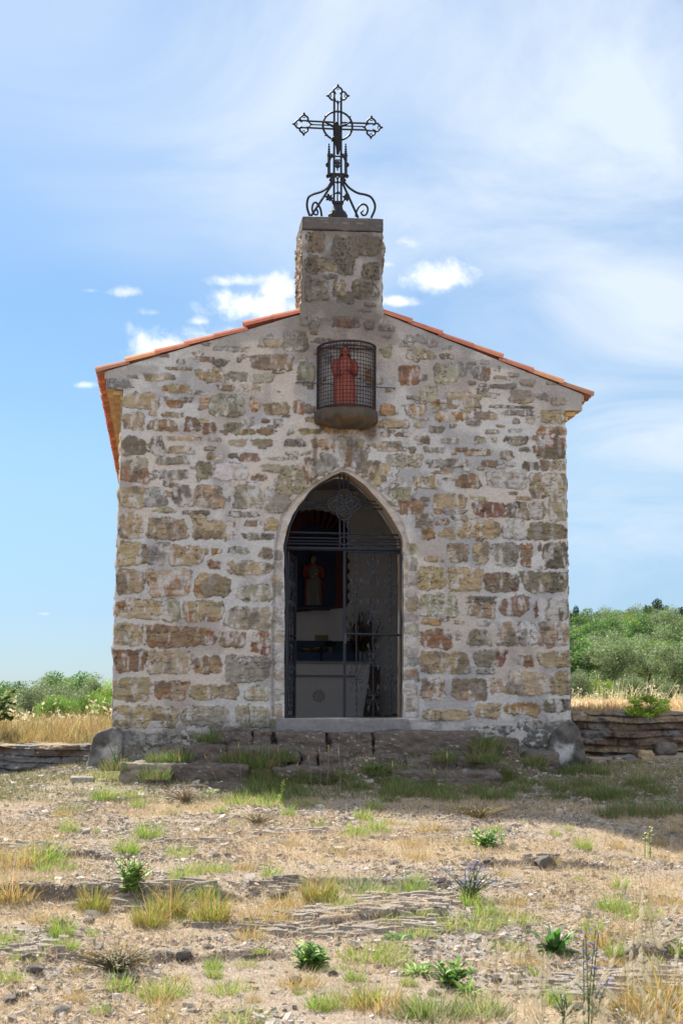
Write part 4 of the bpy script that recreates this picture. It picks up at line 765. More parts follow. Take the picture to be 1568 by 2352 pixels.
# ------------------------------------------------------------------ inside the chapel
def build_inside():
    YA = 3.55; qa = plane_paths(Z3, YA); qb = plane_paths(Z3, YB-.01)
    zt_ = float(qa([(500, 1692)])[0][2]); xl, xr = float(qa([(150, 1700)])[0][0]), float(qa([(908, 1700)])[0][0])
    al = thing('altar', 'plain pale masonry altar with a carved rosette on its front', 'altar', ((xl+xr)/2, YA, IZ0))
    st = (.60, .585, .59); m = MB(); m.box((xl, YA, IZ0), (xr-.03, YB-.45, zt_-.03), st); m.build('front_panel', M_PLAST, al)
    zl = float(qa([(500, 1816)])[0][2]); MB().box((xl-.01, YA-.03, zl-.012), (xr-.20, YA-.003, zl+.012), (.27, .23, .22)).build('moulding', M_PLAST, al)
    MB().box((xl-.03, YA-.035, zt_-.03), (xr, YB-.45, zt_), (.30, .29, .30)).build('table_slab', M_PLAST, al)
    r = MB(); c = qa([(462, 1982)])[0]; k = 400/1344/1.0887/F_PX*(DIST+YA)
    for i in range(10):
        a = i*math.pi/5; r.tube([c+[16*k*math.cos(a), -.006, 16*k*math.sin(a)], c+[44*k*math.cos(a), -.010, 44*k*math.sin(a)], c+[56*k*math.cos(a), -.004, 56*k*math.sin(a)]], [8*k, 15*k, 6*k], 8, False, (.40, .39, .39), .6)
    r.tube([c+[0, -.014, 0], c+[0, 0, 0]], 14*k, 10, False, (.40, .39, .39)); r.build('rosette', M_PLAST, al)
    YS = YB-.40; qs = plane_paths(Z3, YS); z0, z1 = float(qs([(500, 1690)])[0][2]), float(qs([(500, 1512)])[0][2]); x0, x1 = float(qs([(150, 1600)])[0][0]), float(qs([(910, 1600)])[0][0])
    sh = thing('altar_shelf', 'deep blue painted step shelf along the back of the altar', 'shelf', ((x0+x1)/2, YS, zt_+.002)); bl = (.030, .062, .135)
    zm = lerp(z0, z1, .42); MB().box((x0, YS+.02, zt_+.002), (x1, YB-.004, zm), bl).build('riser', M_PAINT, sh); MB().box((x0, YB-.10, zm), (x1, YB-.004, z1), (.024, .045, .085)).build('backboard', M_PAINT, sh)
    MB().box((x0, YS-.015, z0-.0), (x1+.02, YS+.018, z0+.02), (.05, .09, .13)).build('edge_trim', M_PAINT, sh)
    # painted board with scalloped red border
    qn = plane_paths(Z3, YB-.06); bd = MB(); kn = 400/1344/1.0887/F_PX*(DIST+YB)
    rd = (.105, .030, .026); n0 = thing('altarpiece', 'arched dark blue altarpiece with a scalloped dark red border on the back wall', 'altarpiece', tuple(qn([(420, 1240)])[0]))
    out = [(690, 1240)]
    for y in np.linspace(1225, 640, 8): out += [(700, y-10), (724, y-38), (700, y-66)]
    for a in np.linspace(8, 172, 13): an = math.radians(a); out += [(418+270*math.cos(an)*.98, 600-168*math.sin(an)*1.02), (418+288*math.cos(an-.06), 600-184*math.sin(an-.06))][::1]
    for y in np.linspace(640, 1225, 8): out += [(140, y+10), (118, y+38), (140, y+66)]
    bd.prism(qn(out), (0, .05, 0), rd); bd.build('border', M_PAINT, n0)
    a = np.linspace(0, np.pi, 20); ins = [(600, 1236)]+[(425+175*math.cos(t), 640-90*math.sin(t)) for t in a]+[(250, 1236)]
    pb = MB(); pb.prism(qn(ins)-[0, .006, 0], (0, .005, 0), (.018, .030, .075)); pb.build('panel', M_PAINT, n0)
    yz = YB-.22; f0 = P(*Z3(412, 1226), yz); f1 = P(*Z3(412, 796), yz)
    sg = thing('altar_statue', 'painted saint in a red cloak and grey robe before the blue altarpiece', 'statue', (f0[0], yz, f0[2])); robed_figure('saint', float(f1[2]-f0[2]), dict(robe=(.19, .19, .175), cloak=(.30, .055, .030), skin=(.42, .25, .18), hair=(.03, .02, .018), base=(.02, .02, .025)), sg)
    led = MB(); led.box((f0[0]-.22, YB-.36, f0[2]-.05), (f0[0]+.22, YB-.065, f0[2]-.022), (.03, .04, .08)); led.build('ledge', M_PAINT, n0)
    # small things on the shelf
    ys = YS+.14; pz = lambda x: np.array([float(P(*Z3(x, 1600), ys)[0]), ys, zm])
    p = pz(495)+[0, .2, 0]; p[2] = z1
    o = MB().box(p-[.085, .0, -.002], p+[.085, .015, .075], (.27, .22, .14)).build('plaque', M_WOOD, None, loc=p); tag(o, 'small pale wooden plaque leaning on the wall above the blue shelf', 'plaque')
    p = pz(355); b_ = MB().lathe([(0, .004), (.03, .004), (.055, .03), (.062, .052), (.056, .052), (.048, .03), (0, .02)], p, 18, (.30, .12, .08)); o = b_.build('bowl', M_GLASSY, None, True, p); tag(o, 'reddish glazed bowl on the blue shelf beside yellow flowers', 'bowl')
    p = pz(435); fl = thing('flower_posy', 'small posy of yellow flowers on the blue shelf', 'flowers', p); s_ = MB(); y_ = MB()
    for i in range(9):
        a, r_ = i*2.4, .012+.004*i; e = p+[r_*math.cos(a), r_*math.sin(a)*.5, .035+.012*(i % 3)]; s_.tube([p+[0, 0, .002], e], .003, 5, False, (.05, .09, .03)); th = np.linspace(0, np.pi, 6); y_.lathe(np.stack([.013*np.sin(th)+1e-5, -.009*np.cos(th)], 1), e, 8, (.62, .45, .05))
    s_.build('stem', M_LEAF, fl); y_.build('blossom', M_LEAF, fl)
    p = pz(558); fl = thing('plant_pot', 'pale pot holding a dark bushy plant on the blue shelf', 'plant pot', p); MB().lathe([(0, .002), (.032, .002), (.042, .06), (.046, .06), (.046, .07), (.0, .066)], p, 16, (.32, .27, .19)).build('pot', M_GLASSY, fl, True)
    lf = MB(); R_ = np.random.default_rng(2)
    for i in range(90):
        d = R_.normal(size=3)*[.035, .035, .03]; b = p+[0, 0, .10]+d; u = R_.normal(size=3)*.014; v = R_.normal(size=3)*.008; lf.add([b-u, b+v, b+u, b-v], [[0, 1, 2, 3]], (.035, .05, .03))
    lf.build('foliage', M_LEAF, fl)
    p = pz(472)-[0, .16, 0]; p[2] = zt_+.002; cr = thing('table_cross', 'small dark standing cross on the altar table', 'cross', p); MB().box(p-[.03, .02, 0], p+[.03, .02, .015], (.02, .018, .017)).build('foot', M_WOOD, cr); MB().box(p+[-.012, -.008, .015], p+[.012, .008, .20], (.02, .018, .017)).build('upright', M_WOOD, cr); MB().box(p+[-.05, -.007, .125], p+[-.0121, .007, .148], (.02, .018, .017)).box(p+[.0121, -.007, .125], p+[.05, .007, .148], (.02, .018, .017)).build('crossbar', M_WOOD, cr)
    for i, (x, nm) in enumerate(((795, 'glass jar of dried stalks on the shelf, next to the orange flowers'), (830, 'glass jar of dried stalks standing between two others on the shelf'), (868, 'glass jar of dried stalks at the outer end of the blue shelf'))):
        p = pz(x)-[0, .20, 0]; p[2] = zt_+.002; j = thing('flower_jar', nm, 'jar', p, 'jars of dried stalks on the altar'); MB().lathe([(0, .002), (.028, .002), (.030, .01), (.030, .11), (.024, .125), (.024, .14), (.020, .14), (.020, .12), (.026, .108), (.026, .012), (0, .012)], p, 16, (.20, .24, .26)).build('glass', M_GLASSY, j, True)
        ds = MB(); R_ = np.random.default_rng(20+i)
        for k in range(38):
            a, l = R_.uniform(0, 6.3), R_.uniform(.25, .60); e = np.array([math.cos(a)*R_.uniform(.02, .20), math.sin(a)*R_.uniform(.0, .10), l]); c = (.16, .11, .055) if k % 3 else (.09, .065, .045)
            ds.tube([p+[0, 0, .02], p+e*[.4, .4, .55], p+e], [.003, .0025, .0015], 4, False, c); ds.tube([p+e, p+e*1.05+[0, 0, .03]], [.007, .002], 5, False, c)
        ds.build('dried_stalks', M_STRAW, j)
    p = pz(745)-[0, .05, 0]; fl = thing('orange_flowers', 'withered orange flowers beside the jars of dried stalks', 'flowers', p); s_, y_ = MB(), MB(); R_ = np.random.default_rng(6)
    for i in range(14):
        e = p+[R_.normal()*.03, R_.normal()*.03, R_.uniform(.06, .36)]; s_.tube([p+[0, 0, .002], e], .003, 5, False, (.06, .06, .03)); th = np.linspace(0, np.pi, 6); y_.lathe(np.stack([.016*np.sin(th)+1e-5, -.014*np.cos(th)], 1), e, 8, (.40, .13, .04))
    s_.build('stem', M_LEAF, fl); y_.build('blossom', M_LEAF, fl)
    yb = YA-.12; qq = plane_paths(Z3, yb); pts = qq([(905, 1735), (985, 1735), (965, 2190), (825, 2190)]); pts[:2, 1] += .10
    o = MB().prism(pts, (0, .03, 0), (.085, .060, .048)).build('shade_board', M_WOOD, None, loc=pts.mean(0)*[1, 1, 0]+[0, 0, IZ0]); tag(o, 'dark board put in for the shadow like shape at the end of the altar', 'board')  # dark sheet standing in for the shadow beside the altar
build_inside()
# ------------------------------------------------------------------ worn stone steps in front of the door
ZC = zoomer(220, 1780, 600, 1568)
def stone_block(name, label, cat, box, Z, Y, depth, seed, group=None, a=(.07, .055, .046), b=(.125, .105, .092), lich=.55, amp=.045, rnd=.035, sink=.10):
    p0, p1 = P(*Z(box[0], box[3]), Y), P(*Z(box[2], box[1]), Y)
    V, F_ = rough_box((p0[0], Y, p0[2]-sink), (p1[0], Y+depth, p1[2]), seed, amp, 34, 7.5, rnd)
    o = npmesh(name, V, [F_], M_STEP, None, rock_col(V, seed, a, b, lich)*(.6+.8*fbm(V[:, 0]*14, V[:, 1]*14, V[:, 2]*26, seed+9, 4))[:, None], True, ((p0[0]+p1[0])/2, Y+depth/2, p0[2])); tag(o, label, cat, group)
GS = 'stones of the worn steps'
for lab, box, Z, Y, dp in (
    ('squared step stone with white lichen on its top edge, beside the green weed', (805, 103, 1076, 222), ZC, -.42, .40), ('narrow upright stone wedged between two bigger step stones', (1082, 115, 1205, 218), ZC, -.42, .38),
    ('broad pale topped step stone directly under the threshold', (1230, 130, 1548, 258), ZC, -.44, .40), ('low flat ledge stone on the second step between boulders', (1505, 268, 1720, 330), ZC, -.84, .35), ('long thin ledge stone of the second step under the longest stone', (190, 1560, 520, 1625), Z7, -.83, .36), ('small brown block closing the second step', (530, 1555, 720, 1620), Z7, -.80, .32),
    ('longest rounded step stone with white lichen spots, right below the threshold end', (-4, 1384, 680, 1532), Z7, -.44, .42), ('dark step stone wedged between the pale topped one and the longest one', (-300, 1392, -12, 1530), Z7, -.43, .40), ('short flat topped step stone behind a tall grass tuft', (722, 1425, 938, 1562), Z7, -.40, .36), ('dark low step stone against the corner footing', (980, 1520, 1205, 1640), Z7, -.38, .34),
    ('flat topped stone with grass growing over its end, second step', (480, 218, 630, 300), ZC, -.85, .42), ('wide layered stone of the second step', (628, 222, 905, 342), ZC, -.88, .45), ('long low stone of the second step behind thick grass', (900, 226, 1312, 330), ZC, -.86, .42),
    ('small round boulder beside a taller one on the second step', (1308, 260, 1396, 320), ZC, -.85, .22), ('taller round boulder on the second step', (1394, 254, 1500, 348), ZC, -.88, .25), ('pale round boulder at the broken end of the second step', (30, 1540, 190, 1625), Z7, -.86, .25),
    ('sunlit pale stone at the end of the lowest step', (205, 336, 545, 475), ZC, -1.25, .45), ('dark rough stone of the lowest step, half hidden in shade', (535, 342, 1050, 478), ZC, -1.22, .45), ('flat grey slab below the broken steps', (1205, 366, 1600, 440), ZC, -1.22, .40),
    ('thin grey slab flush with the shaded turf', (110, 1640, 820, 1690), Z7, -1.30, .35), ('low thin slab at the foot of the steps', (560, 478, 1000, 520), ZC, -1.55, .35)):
    pale = 'pale' in lab and 'sunlit' in lab  # the sunlit stone takes a lighter tone: sunlight put into its colour
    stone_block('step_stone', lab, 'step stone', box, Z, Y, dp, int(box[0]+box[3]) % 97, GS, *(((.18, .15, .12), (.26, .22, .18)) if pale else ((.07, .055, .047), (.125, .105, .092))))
stone_block('edge_slab', 'thin grey bedrock slab beside the concrete footing, at the end of the lowest step', 'rock', (860, 1880, 1150, 1925), zoomer(0, 1560, 320, 1568), -1.15, .3, 8, None, (.2, .18, .16), (.28, .26, .24), .2, .012, .02)
# ------------------------------------------------------------------ banded rock banks either side
def bank(name, label, x0, x1, zlo, ztop_, yf, seed, colf):
    n, m = int((x1-x0)/.012), 130
    U, W = np.meshgrid(np.linspace(x0, x1, n), np.linspace(0, 1, m), indexing='ij'); zt_ = ztop_(U)+.05*(fbm(U*2.5, 0*U, 0, seed+9, 4)-.5)
    Zz = zlo+(zt_-zlo)*np.minimum(W/.86, 1.); back = np.maximum(W-.86, 0)/.14*1.0
    tilt = Zz+.09*(fbm(U*1.3, 0*U, 0, seed, 3)-.5)+.02*U*0
    band = tilt/.075+1.2*fbm(U*.8, tilt*2, 0, seed+1, 2); bi = np.floor(band); bf = band-bi
    step = hash3(bi, bi*0+seed, bi*0, 3); prow = sst(bf, .0, .12)*sst(bf, 1., .82)
    blocks = vnoise(U*3+bi*7.3, bi, 0, seed+2); crack = np.abs((U*1.7+hash3(bi, bi*0, bi*0, 8)*9) % 1-.5) > .475
    out = .20*(step-.5)*prow*sst(fbm(U*1.3, bi*3, 0, seed+11, 2), .3, .6)+.09*(blocks-.5)+.17*(fbm(U*9, Zz*14, 0, seed+3, 4)-.5)-.03*crack
    lean = (Zz-zlo)*.42
    Y = yf+lean-out+back+.12*(fbm(U*.9, 0*U, 0, seed+5, 3)-.5); Zz = Zz+.04*back*fbm(U*8, back*8, 0, seed+6, 3)
    c = colf(U, Zz, bi, step, seed)*(.55+.5*prow)[..., None]; o = npmesh(name, np.stack([U, Y, Zz], -1).reshape(-1, 3), [grid_faces(n, m)], M_ROCK, None, c.reshape(-1, 3), True); tag(o, kind='structure')
def bank_col(U, Z, bi, step, seed):
    shale, sand, rustc = np.array([.11, .11, .112]), np.array([.22, .17, .115]), np.array([.12, .085, .066]); h = hash3(bi, bi*0, bi*0, seed)[..., None]
    c = np.where(h > .62, sand, np.where(h > .36, shale, rustc))*(.7+.6*fbm(U*11, Z*30, 0, seed+4, 4))[..., None]
    return lerp(c, shale*1.25, sst(fbm(U*4, Z*7, 0, seed+7, 4), .5, .62)[..., None]*.75)
bank('rock_bank', '', 2.15, 7.5, -.85, lambda x: .07+.02*(x-2.4), .95, 41, bank_col)
bank('rock_bank', '', -8.0, -2.05, -.85, lambda x: -.30+.0*x, .85, 47, bank_col)
ZR = zoomer(1400, 1480, 307, 1389)
for nm, lab, box, Y, dp, a, b in (('boulder', 'rounded tan boulder sitting on a ledge of the rock bank', (895, 1795, 1075, 1920), .95, .30, (.27, .19, .10), (.34, .28, .19)), ('rock_block', 'squarish brown block at the foot of the bank, touching the chapel corner', (345, 1905, 545, 2030), .55, .3, (.16, .12, .09), (.23, .19, .15)), ('rock_block', 'wide brown block at the foot of the bank beside a second one', (550, 1900, 780, 2040), .58, .3, (.15, .115, .095), (.21, .175, .145)),
    ('rock_block', 'dark purple brown block standing behind the wide one', (745, 1880, 905, 2000), .66, .3, (.12, .10, .095), (.16, .14, .13)), ('rock_block', 'small flat stone lying on the lower ledge of the bank', (620, 1865, 700, 1905), .85, .2, (.27, .22, .15), (.33, .28, .21)), ('rock_block', 'low tan stone at the bank foot, above the shaded turf', (1090, 2110, 1380, 2200), .3, .35, (.2, .16, .12), (.26, .22, .18)), ('rock_block', 'dark overhanging slab end on the upper ledge of the bank', (1090, 1700, 1330, 1765), 1.05, .25, (.10, .085, .08), (.15, .13, .12)), ('rock_block', 'light jutting slab under the bank top near the chapel wall', (190, 1350, 320, 1390), 1.28, .25, (.27, .2, .14), (.36, .29, .22))):
    stone_block(nm, lab, 'rock', box, ZR, Y, dp, int(box[0]) % 89, 'rocks of the bank', a, b, .15, .03, .05, .08)
# ------------------------------------------------------------------ bedrock showing through the slope
def strata(name, label, px, py, wid, dep, n, seed, tone=1., rise=.05):
    c = G(px, py); R_ = np.random.default_rng(seed); V_, F_, C_ = [], [], []; k = 0
    n = n*9
    for i in range(n):
        w_, x = R_.uniform(.03, .13)*(1+wid*.5), c[0]+R_.uniform(-.5, .5)*wid*.9; y = c[1]+dep*(i/n-.5)+R_.normal()*.02
        z = float(zt(x, y)); V, F = rough_box((x-w_/2, y, z-.05), (x+w_/2, y+R_.uniform(.025, .09), z+R_.uniform(.003, .016)+rise*.5*R_.random()**3), seed*31+i, .014, 3, 16, .006)
        V[:, 2] += R_.normal()*.08*(V[:, 0]-x); q_ = R_.normal()*.25; V[:, 1] += q_*(V[:, 0]-x); V_.append(V); F_.append(F+k); k += len(V)
    V = np.vstack(V_); col = rock_col(V, seed, np.array((.19, .16, .135))*tone, np.array((.30, .26, .22))*tone, .12)
    o = npmesh(name, V, [np.vstack(F_)], M_ROCK, None, col, False, c); tag(o, kind='structure')
for i, a in enumerate(((330, 2040, 1.0, .35, 10, .9), (255, 2085, .5, .25, 7, .8), (640, 2035, .30, .2, 6, .75), (820, 2105, 1.1, .55, 24, 1.1), (930, 2065, .6, .3, 12, 1.1), (740, 2150, .7, .2, 8, 1.), (1420, 2260, 1.0, .35, 18, 1.05), (1300, 2285, .7, .2, 9, 1.1), (1245, 1985, .30, .18, 4, .85), (1120, 2035, .45, .15, 6, 1.), (430, 1935, .5, .15, 5, 1.), (700, 1912, .9, .2, 9, 1.1), (60, 2190, .5, .3, 8, 1.), (560, 2130, .7, .2, 7, .8), (60, 1945, .5, .2, 5, 1.1))):
    strata('bedrock', '', *a[:5], 60+i, a[5])
# ------------------------------------------------------------------ loose stones, gravel
def blob(seed, flat=.5, n=2):
    bm = bmesh.new(); bmesh.ops.create_icosphere(bm, subdivisions=n, radius=1); v = np.array([x.co[:] for x in bm.verts]); bm.verts.index_update(); f = np.array([[x.index for x in y.verts] for y in bm.faces]); bm.free()
    R_ = np.random.default_rng(seed)
    for _ in range(7):
        d = R_.normal(size=3); d /= np.linalg.norm(d); h = R_.uniform(.45, .8); s_ = v@d-h; v = v-np.maximum(s_, 0)[:, None]*d
    v = v*(1+.25*(fbm(v[:, 0]*2+seed, v[:, 1]*2, v[:, 2]*2, seed, 2)-.5))[:, None]; v[:, 2] *= flat; return v, f
BLOBS = []
for i in range(9):
    v, f = blob(i+1, (.35, .5, .42, .62, .3, .55, .45, .38, .7)[i]); t = (.85, 1., 1.15, .8, 1.05, 1.25, .95, .75, 1.)[i]
    BLOBS.append((v, f, rock_col(v*.08+i, 70+i, np.array((.17, .15, .135))*t, np.array((.26, .24, .22))*t, .15)))
stone_src = {}
def loose_stone(px, py, size, k, label, group='loose stones lying on the slope', rz=None):
    p = G(px, py); v, f, c = BLOBS[k]; key = k
    if key not in stone_src: o = npmesh('loose_stone', v, [f], M_ROCK, None, c, False, (0, 0, 0)); stone_src[key] = o
    else: o = stone_src[key].copy(); scene.collection.objects.link(o)
    o.name = 'loose_stone'; s_ = size/2; o.scale = (s_, s_*.8, s_); o.rotation_euler = (0, 0, rz if rz is not None else px*.7); o.location = (p[0], p[1], p[2]+v[:, 2].min()*s_*-.55); tag(o, label, 'stone', group)
for px, py, size, k, lab in ((1245, 1990, .24, 1, 'large tan stone lying alone in a bare patch of the slope'), (520, 1935, .14, 4, 'flat tan stone beside a green grass tuft'), (478, 2180, .10, 6, 'light grey angular stone on the gravel near the heather'), (300, 2255, .11, 8, 'pale blue grey stone at the end of the dry stick'), (60, 2210, .16, 1, 'big brown stone among the gravel heap'), (85, 2235, .12, 3, 'dark cracked stone beside the big brown one'), (25, 2300, .15, 4, 'flat dark stone near the corner of the gravel'),
    (135, 2330, .12, 5, 'squat grey stone at the bottom of the slope'), (580, 2062, .09, 8, 'orange tinted stone between yellow grass clumps'), (640, 2060, .19, 0, 'dark rough boulder half sunk beside a yellow grass clump'), (335, 1900, .10, 4, 'flat pale stone behind a green tuft'), (420, 2200, .12, 3, 'stone on bare ground beyond the heather'), (905, 1985, .09, 5, 'small grey stone on the bare slope'), (1010, 2145, .10, 4, 'flat light stone near the bedrock slab'), (1500, 2100, .14, 2, 'flat brown stone on the gravel near the bright tufts'), (1130, 2105, .10, 6, 'grey stone below the flowering blue weed'), (680, 2255, .11, 7, 'grey stone beside the broad leaved weed'), (760, 2240, .09, 1, 'brownish stone just above the broad leaved weed'),
    (520, 1905, .10, 0, 'brown stone in the dry grass under the lowest step'), (860, 1925, .09, 2, 'small stone next to the dry yellow tuft'), (205, 2120, .10, 1, 'stone in the brown soil under the heather'), (1330, 2320, .12, 6, 'light stone among the dry grass near the blue weed'), (1000, 2290, .10, 3, 'dark stone in the dry grass'), (1420, 2165, .10, 5, 'grey stone beside the big leaved plant')):
    loose_stone(px, py, size, k, lab)
R_ = np.random.default_rng(77)
for i in range(80):
    px, py = R_.uniform(0, 1568), 1900+440*R_.random()**.8; p = G(px, py)
    if fbm(p[0]*1.3, p[1]*1.9, 0, 31, 5) < .42: continue
    loose_stone(px, py, R_.uniform(.04, .09), int(R_.integers(9)), 'small angular grey stone lying loose on the sunlit slope')
GY = (-10.6, .75)
def scatter(n, seed, dens=None, y0=GY[0], y1=GY[1], marg=1.5):
    """random ground points over the slope, evenly spread over the visible width"""
    R_ = np.random.default_rng(seed); y = R_.uniform(y0, y1, n*3); d = y-CAM[1]; q = R_.uniform(-.105-marg/d.clip(1), .31+marg/d.clip(1)); x = CAM[0]+q*d
    keep = ((np.abs(x-.05) > 2.3) | (y < -.1)) & (R_.random(n*3) < (d/19)*(dens(x, y) if dens is not None else 1)); x, y = x[keep][:n], y[keep][:n]; return x, y, zt(x, y), R_
def gravel():
    x, y, z, R_ = scatter(95000, 5, lambda x, y: .08+.92*sst(fbm(x*1.3, y*1.9, 0, 31, 5), .40, .56)); n = len(x)
    s_ = np.exp(R_.normal(-5.05, .5, n)).clip(.004, .030); hx, hy, hz = s_*R_.uniform(.8, 1.7, n), s_*R_.uniform(.6, 1.1, n), s_*R_.uniform(.28, .75, n)
    B = np.array([[-1, -1, -1], [1, -1, -1], [1, 1, -1], [-1, 1, -1], [-1, -1, 1], [1, -1, 1], [1, 1, 1], [-1, 1, 1]], float)[None]*np.stack([hx, hy, hz], 1)[:, None]
    B = B*R_.uniform(.55, 1.15, (n, 8, 3)); a, t = R_.uniform(0, 6.3, n), R_.normal(0, .25, (n, 2)); ca, sa = np.cos(a)[:, None], np.sin(a)[:, None]
    X, Y = B[..., 0]*ca-B[..., 1]*sa, B[..., 0]*sa+B[..., 1]*ca; Z = B[..., 2]+t[:, :1]*X+t[:, 1:]*Y
    V = np.stack([X+x[:, None], Y+y[:, None], Z+(z+hz*.35)[:, None]], -1).reshape(-1, 3)
    f = np.array([[0, 3, 2, 1], [4, 5, 6, 7], [0, 1, 5, 4], [1, 2, 6, 5], [2, 3, 7, 6], [3, 0, 4, 7]]); F_ = (f[None]+8*np.arange(n)[:, None, None]).reshape(-1, 4)
    pal = np.array([(.23, .205, .185), (.29, .26, .235), (.15, .135, .125), (.36, .32, .275), (.27, .20, .145), (.36, .33, .30), (.24, .18, .14), (.14, .13, .125)])*1.12; c = pal[R_.integers(0, 8, n)]*R_.uniform(.75, 1.2, n)[:, None]
    tag(npmesh('gravel', V, [F_], M_GRAV, None, np.repeat(c, 8, 0), False, (0, -5, -.9)), kind='stuff')
gravel()
# ------------------------------------------------------------------ grass
def blades(x, y, z, L, w_, lean, az, bend, col, nseg=3):
    """tapered blades as quad strips -> V, F, C (col: root colour rows, tips slightly paler)"""
    n = len(x); t = np.linspace(0, 1, nseg+1); ang = lean[:, None]+bend[:, None]*t[None]; seg = (L/nseg)[:, None]
    r = np.concatenate([np.zeros((n, 1)), np.cumsum(np.sin(ang[:, :-1])*seg, 1)], 1); h = np.concatenate([np.zeros((n, 1)), np.cumsum(np.cos(ang[:, :-1])*seg, 1)], 1)
    cx, cy = x[:, None]+r*np.cos(az)[:, None], y[:, None]+r*np.sin(az)[:, None]; cz = z[:, None]+h; ww = w_[:, None]*(1-t[None]**1.6*.92)*.5
    az2 = az+np.pi/2+np.sin(x*977)*1.2; ox, oy = np.cos(az2)[:, None]*ww, np.sin(az2)[:, None]*ww
    V = np.stack([np.stack([cx-ox, cy-oy, cz], -1), np.stack([cx+ox, cy+oy, cz], -1)], 2).reshape(-1, 3); k = np.arange(nseg); b = 2*(nseg+1)
    f = np.stack([2*k, 2*k+1, 2*k+3, 2*k+2], 1); F_ = (f[None]+b*np.arange(n)[:, None, None]).reshape(-1, 4); return V, F_, np.repeat(col, b, 0)
def pick(R_, pal, n, var=.2): pal = np.array(pal); return pal[R_.integers(0, len(pal), n)]*R_.uniform(1-var, 1+var, n)[:, None]
STRAW = [(.53, .425, .285), (.46, .35, .225), (.59, .49, .34), (.40, .285, .185), (.48, .335, .21), (.38, .30, .20)]
def dry_grass():
    x, y, z, R_ = scatter(360000, 9, lambda x, y: .35+.65*sst(fbm(x*1.1+9, y*1.7, 0, 37, 5), .42, .60)); n = len(x); low = R_.random(n) < .78
    L = np.where(low, R_.uniform(.02, .09, n), R_.uniform(.02, .07, n)); lean = np.where(low, R_.uniform(.8, 1.5, n), R_.uniform(.1, .9, n)); c = pick(R_, STRAW, n); g = (R_.random(n) < .10) | ((y > -2.6) & (R_.random(n) < .70)); c[g] = pick(R_, [(.11, .13, .04), (.16, .17, .06), (.09, .12, .03)], g.sum())
    V, F_, C = blades(x, y, z+.004, L, R_.uniform(.0015, .0042, n), lean, R_.uniform(0, 6.3, n), R_.normal(0, .35, n), c, 2)
    tag(npmesh('dry_grass', V, [F_], M_STRAW, None, C, False, (0, -5, -.9)), kind='stuff')
dry_grass()
def meadow(name, n, xr, yr, L, pal, seed, wid=(.004, .009), heads=0., hc=(.62, .52, .34)):
    R_ = np.random.default_rng(seed); x, y = R_.uniform(*xr, n), yr[0]+(yr[1]-yr[0])*R_.random(n)**1.5; z = zt(x, y); cl = .25+1.5*sst(fbm(x*1.5, y*1.1, 0, seed, 3), .3, .7)
    L_ = R_.uniform(*L, n)*cl; V, F_, C = blades(x, y, z, L_, R_.uniform(*wid, n), np.abs(R_.normal(0, .75, n)), R_.uniform(0, 6.3, n), R_.normal(.5, .5, n), pick(R_, pal, n, .3)*(.75+.5*fbm(x*2, y*2, 0, seed+1, 3))[:, None])
    Vs, Fs, Cs = [V], [F_], [C]
    if heads:
        k = np.where(R_.random(n) < heads)[0]; tip = V.reshape(n, -1, 3)[k, -1]; m = 7; tt = np.repeat(tip, m, 0)+R_.normal(size=(len(k)*m, 3))*[.03, .03, .07]; N = len(tt); u, v = R_.normal(size=(N, 3))*.012, R_.normal(size=(N, 3))*.02+[0, 0, -.01]
        Vs.append(np.stack([tt-u, tt+v, tt+u, tt-v], 1).reshape(-1, 3)); Fs.append(np.arange(4*N).reshape(-1, 4)+len(V)); Cs.append(np.repeat(pick(R_, [hc], N), 4, 0))
    tag(npmesh(name, np.vstack(Vs), [np.vstack(Fs)], M_STRAW, None, np.vstack(Cs), False, (float(np.mean(xr)), yr[0], 0)), kind='stuff')
DRYB = [(.46, .34, .15), (.38, .26, .11), (.52, .41, .21), (.30, .21, .10), (.33, .30, .11), (.24, .25, .08), (.27, .17, .10)]
meadow('tall_dry_grass', 15000, (-5.2, -2.0), (1.25, 5.5), (.06, .22), DRYB, 101)
meadow('tall_dry_grass', 9000, (-7.5, -1.9), (5, 14), (.10, .27), DRYB, 102, (.006, .014), .035, (.60, .53, .36))
meadow('tall_dry_grass', 14000, (2.2, 6.2), (1.75, 5), (.04, .11), [(.52, .36, .18), (.58, .42, .22), (.46, .30, .14)], 103)
meadow('tall_dry_grass', 15000, (2.4, 16), (5, 40), (.03, .08), [(.56, .40, .20), (.60, .44, .23), (.50, .34, .17)], 104, (.01, .03))
meadow('tall_oat_grass', 1500, (6, 20), (37, 43), (.2, .55), [(.50, .44, .24), (.30, .32, .12), (.55, .48, .30)], 105, (.015, .04), .3, (.62, .56, .40))
TUFTS = {}
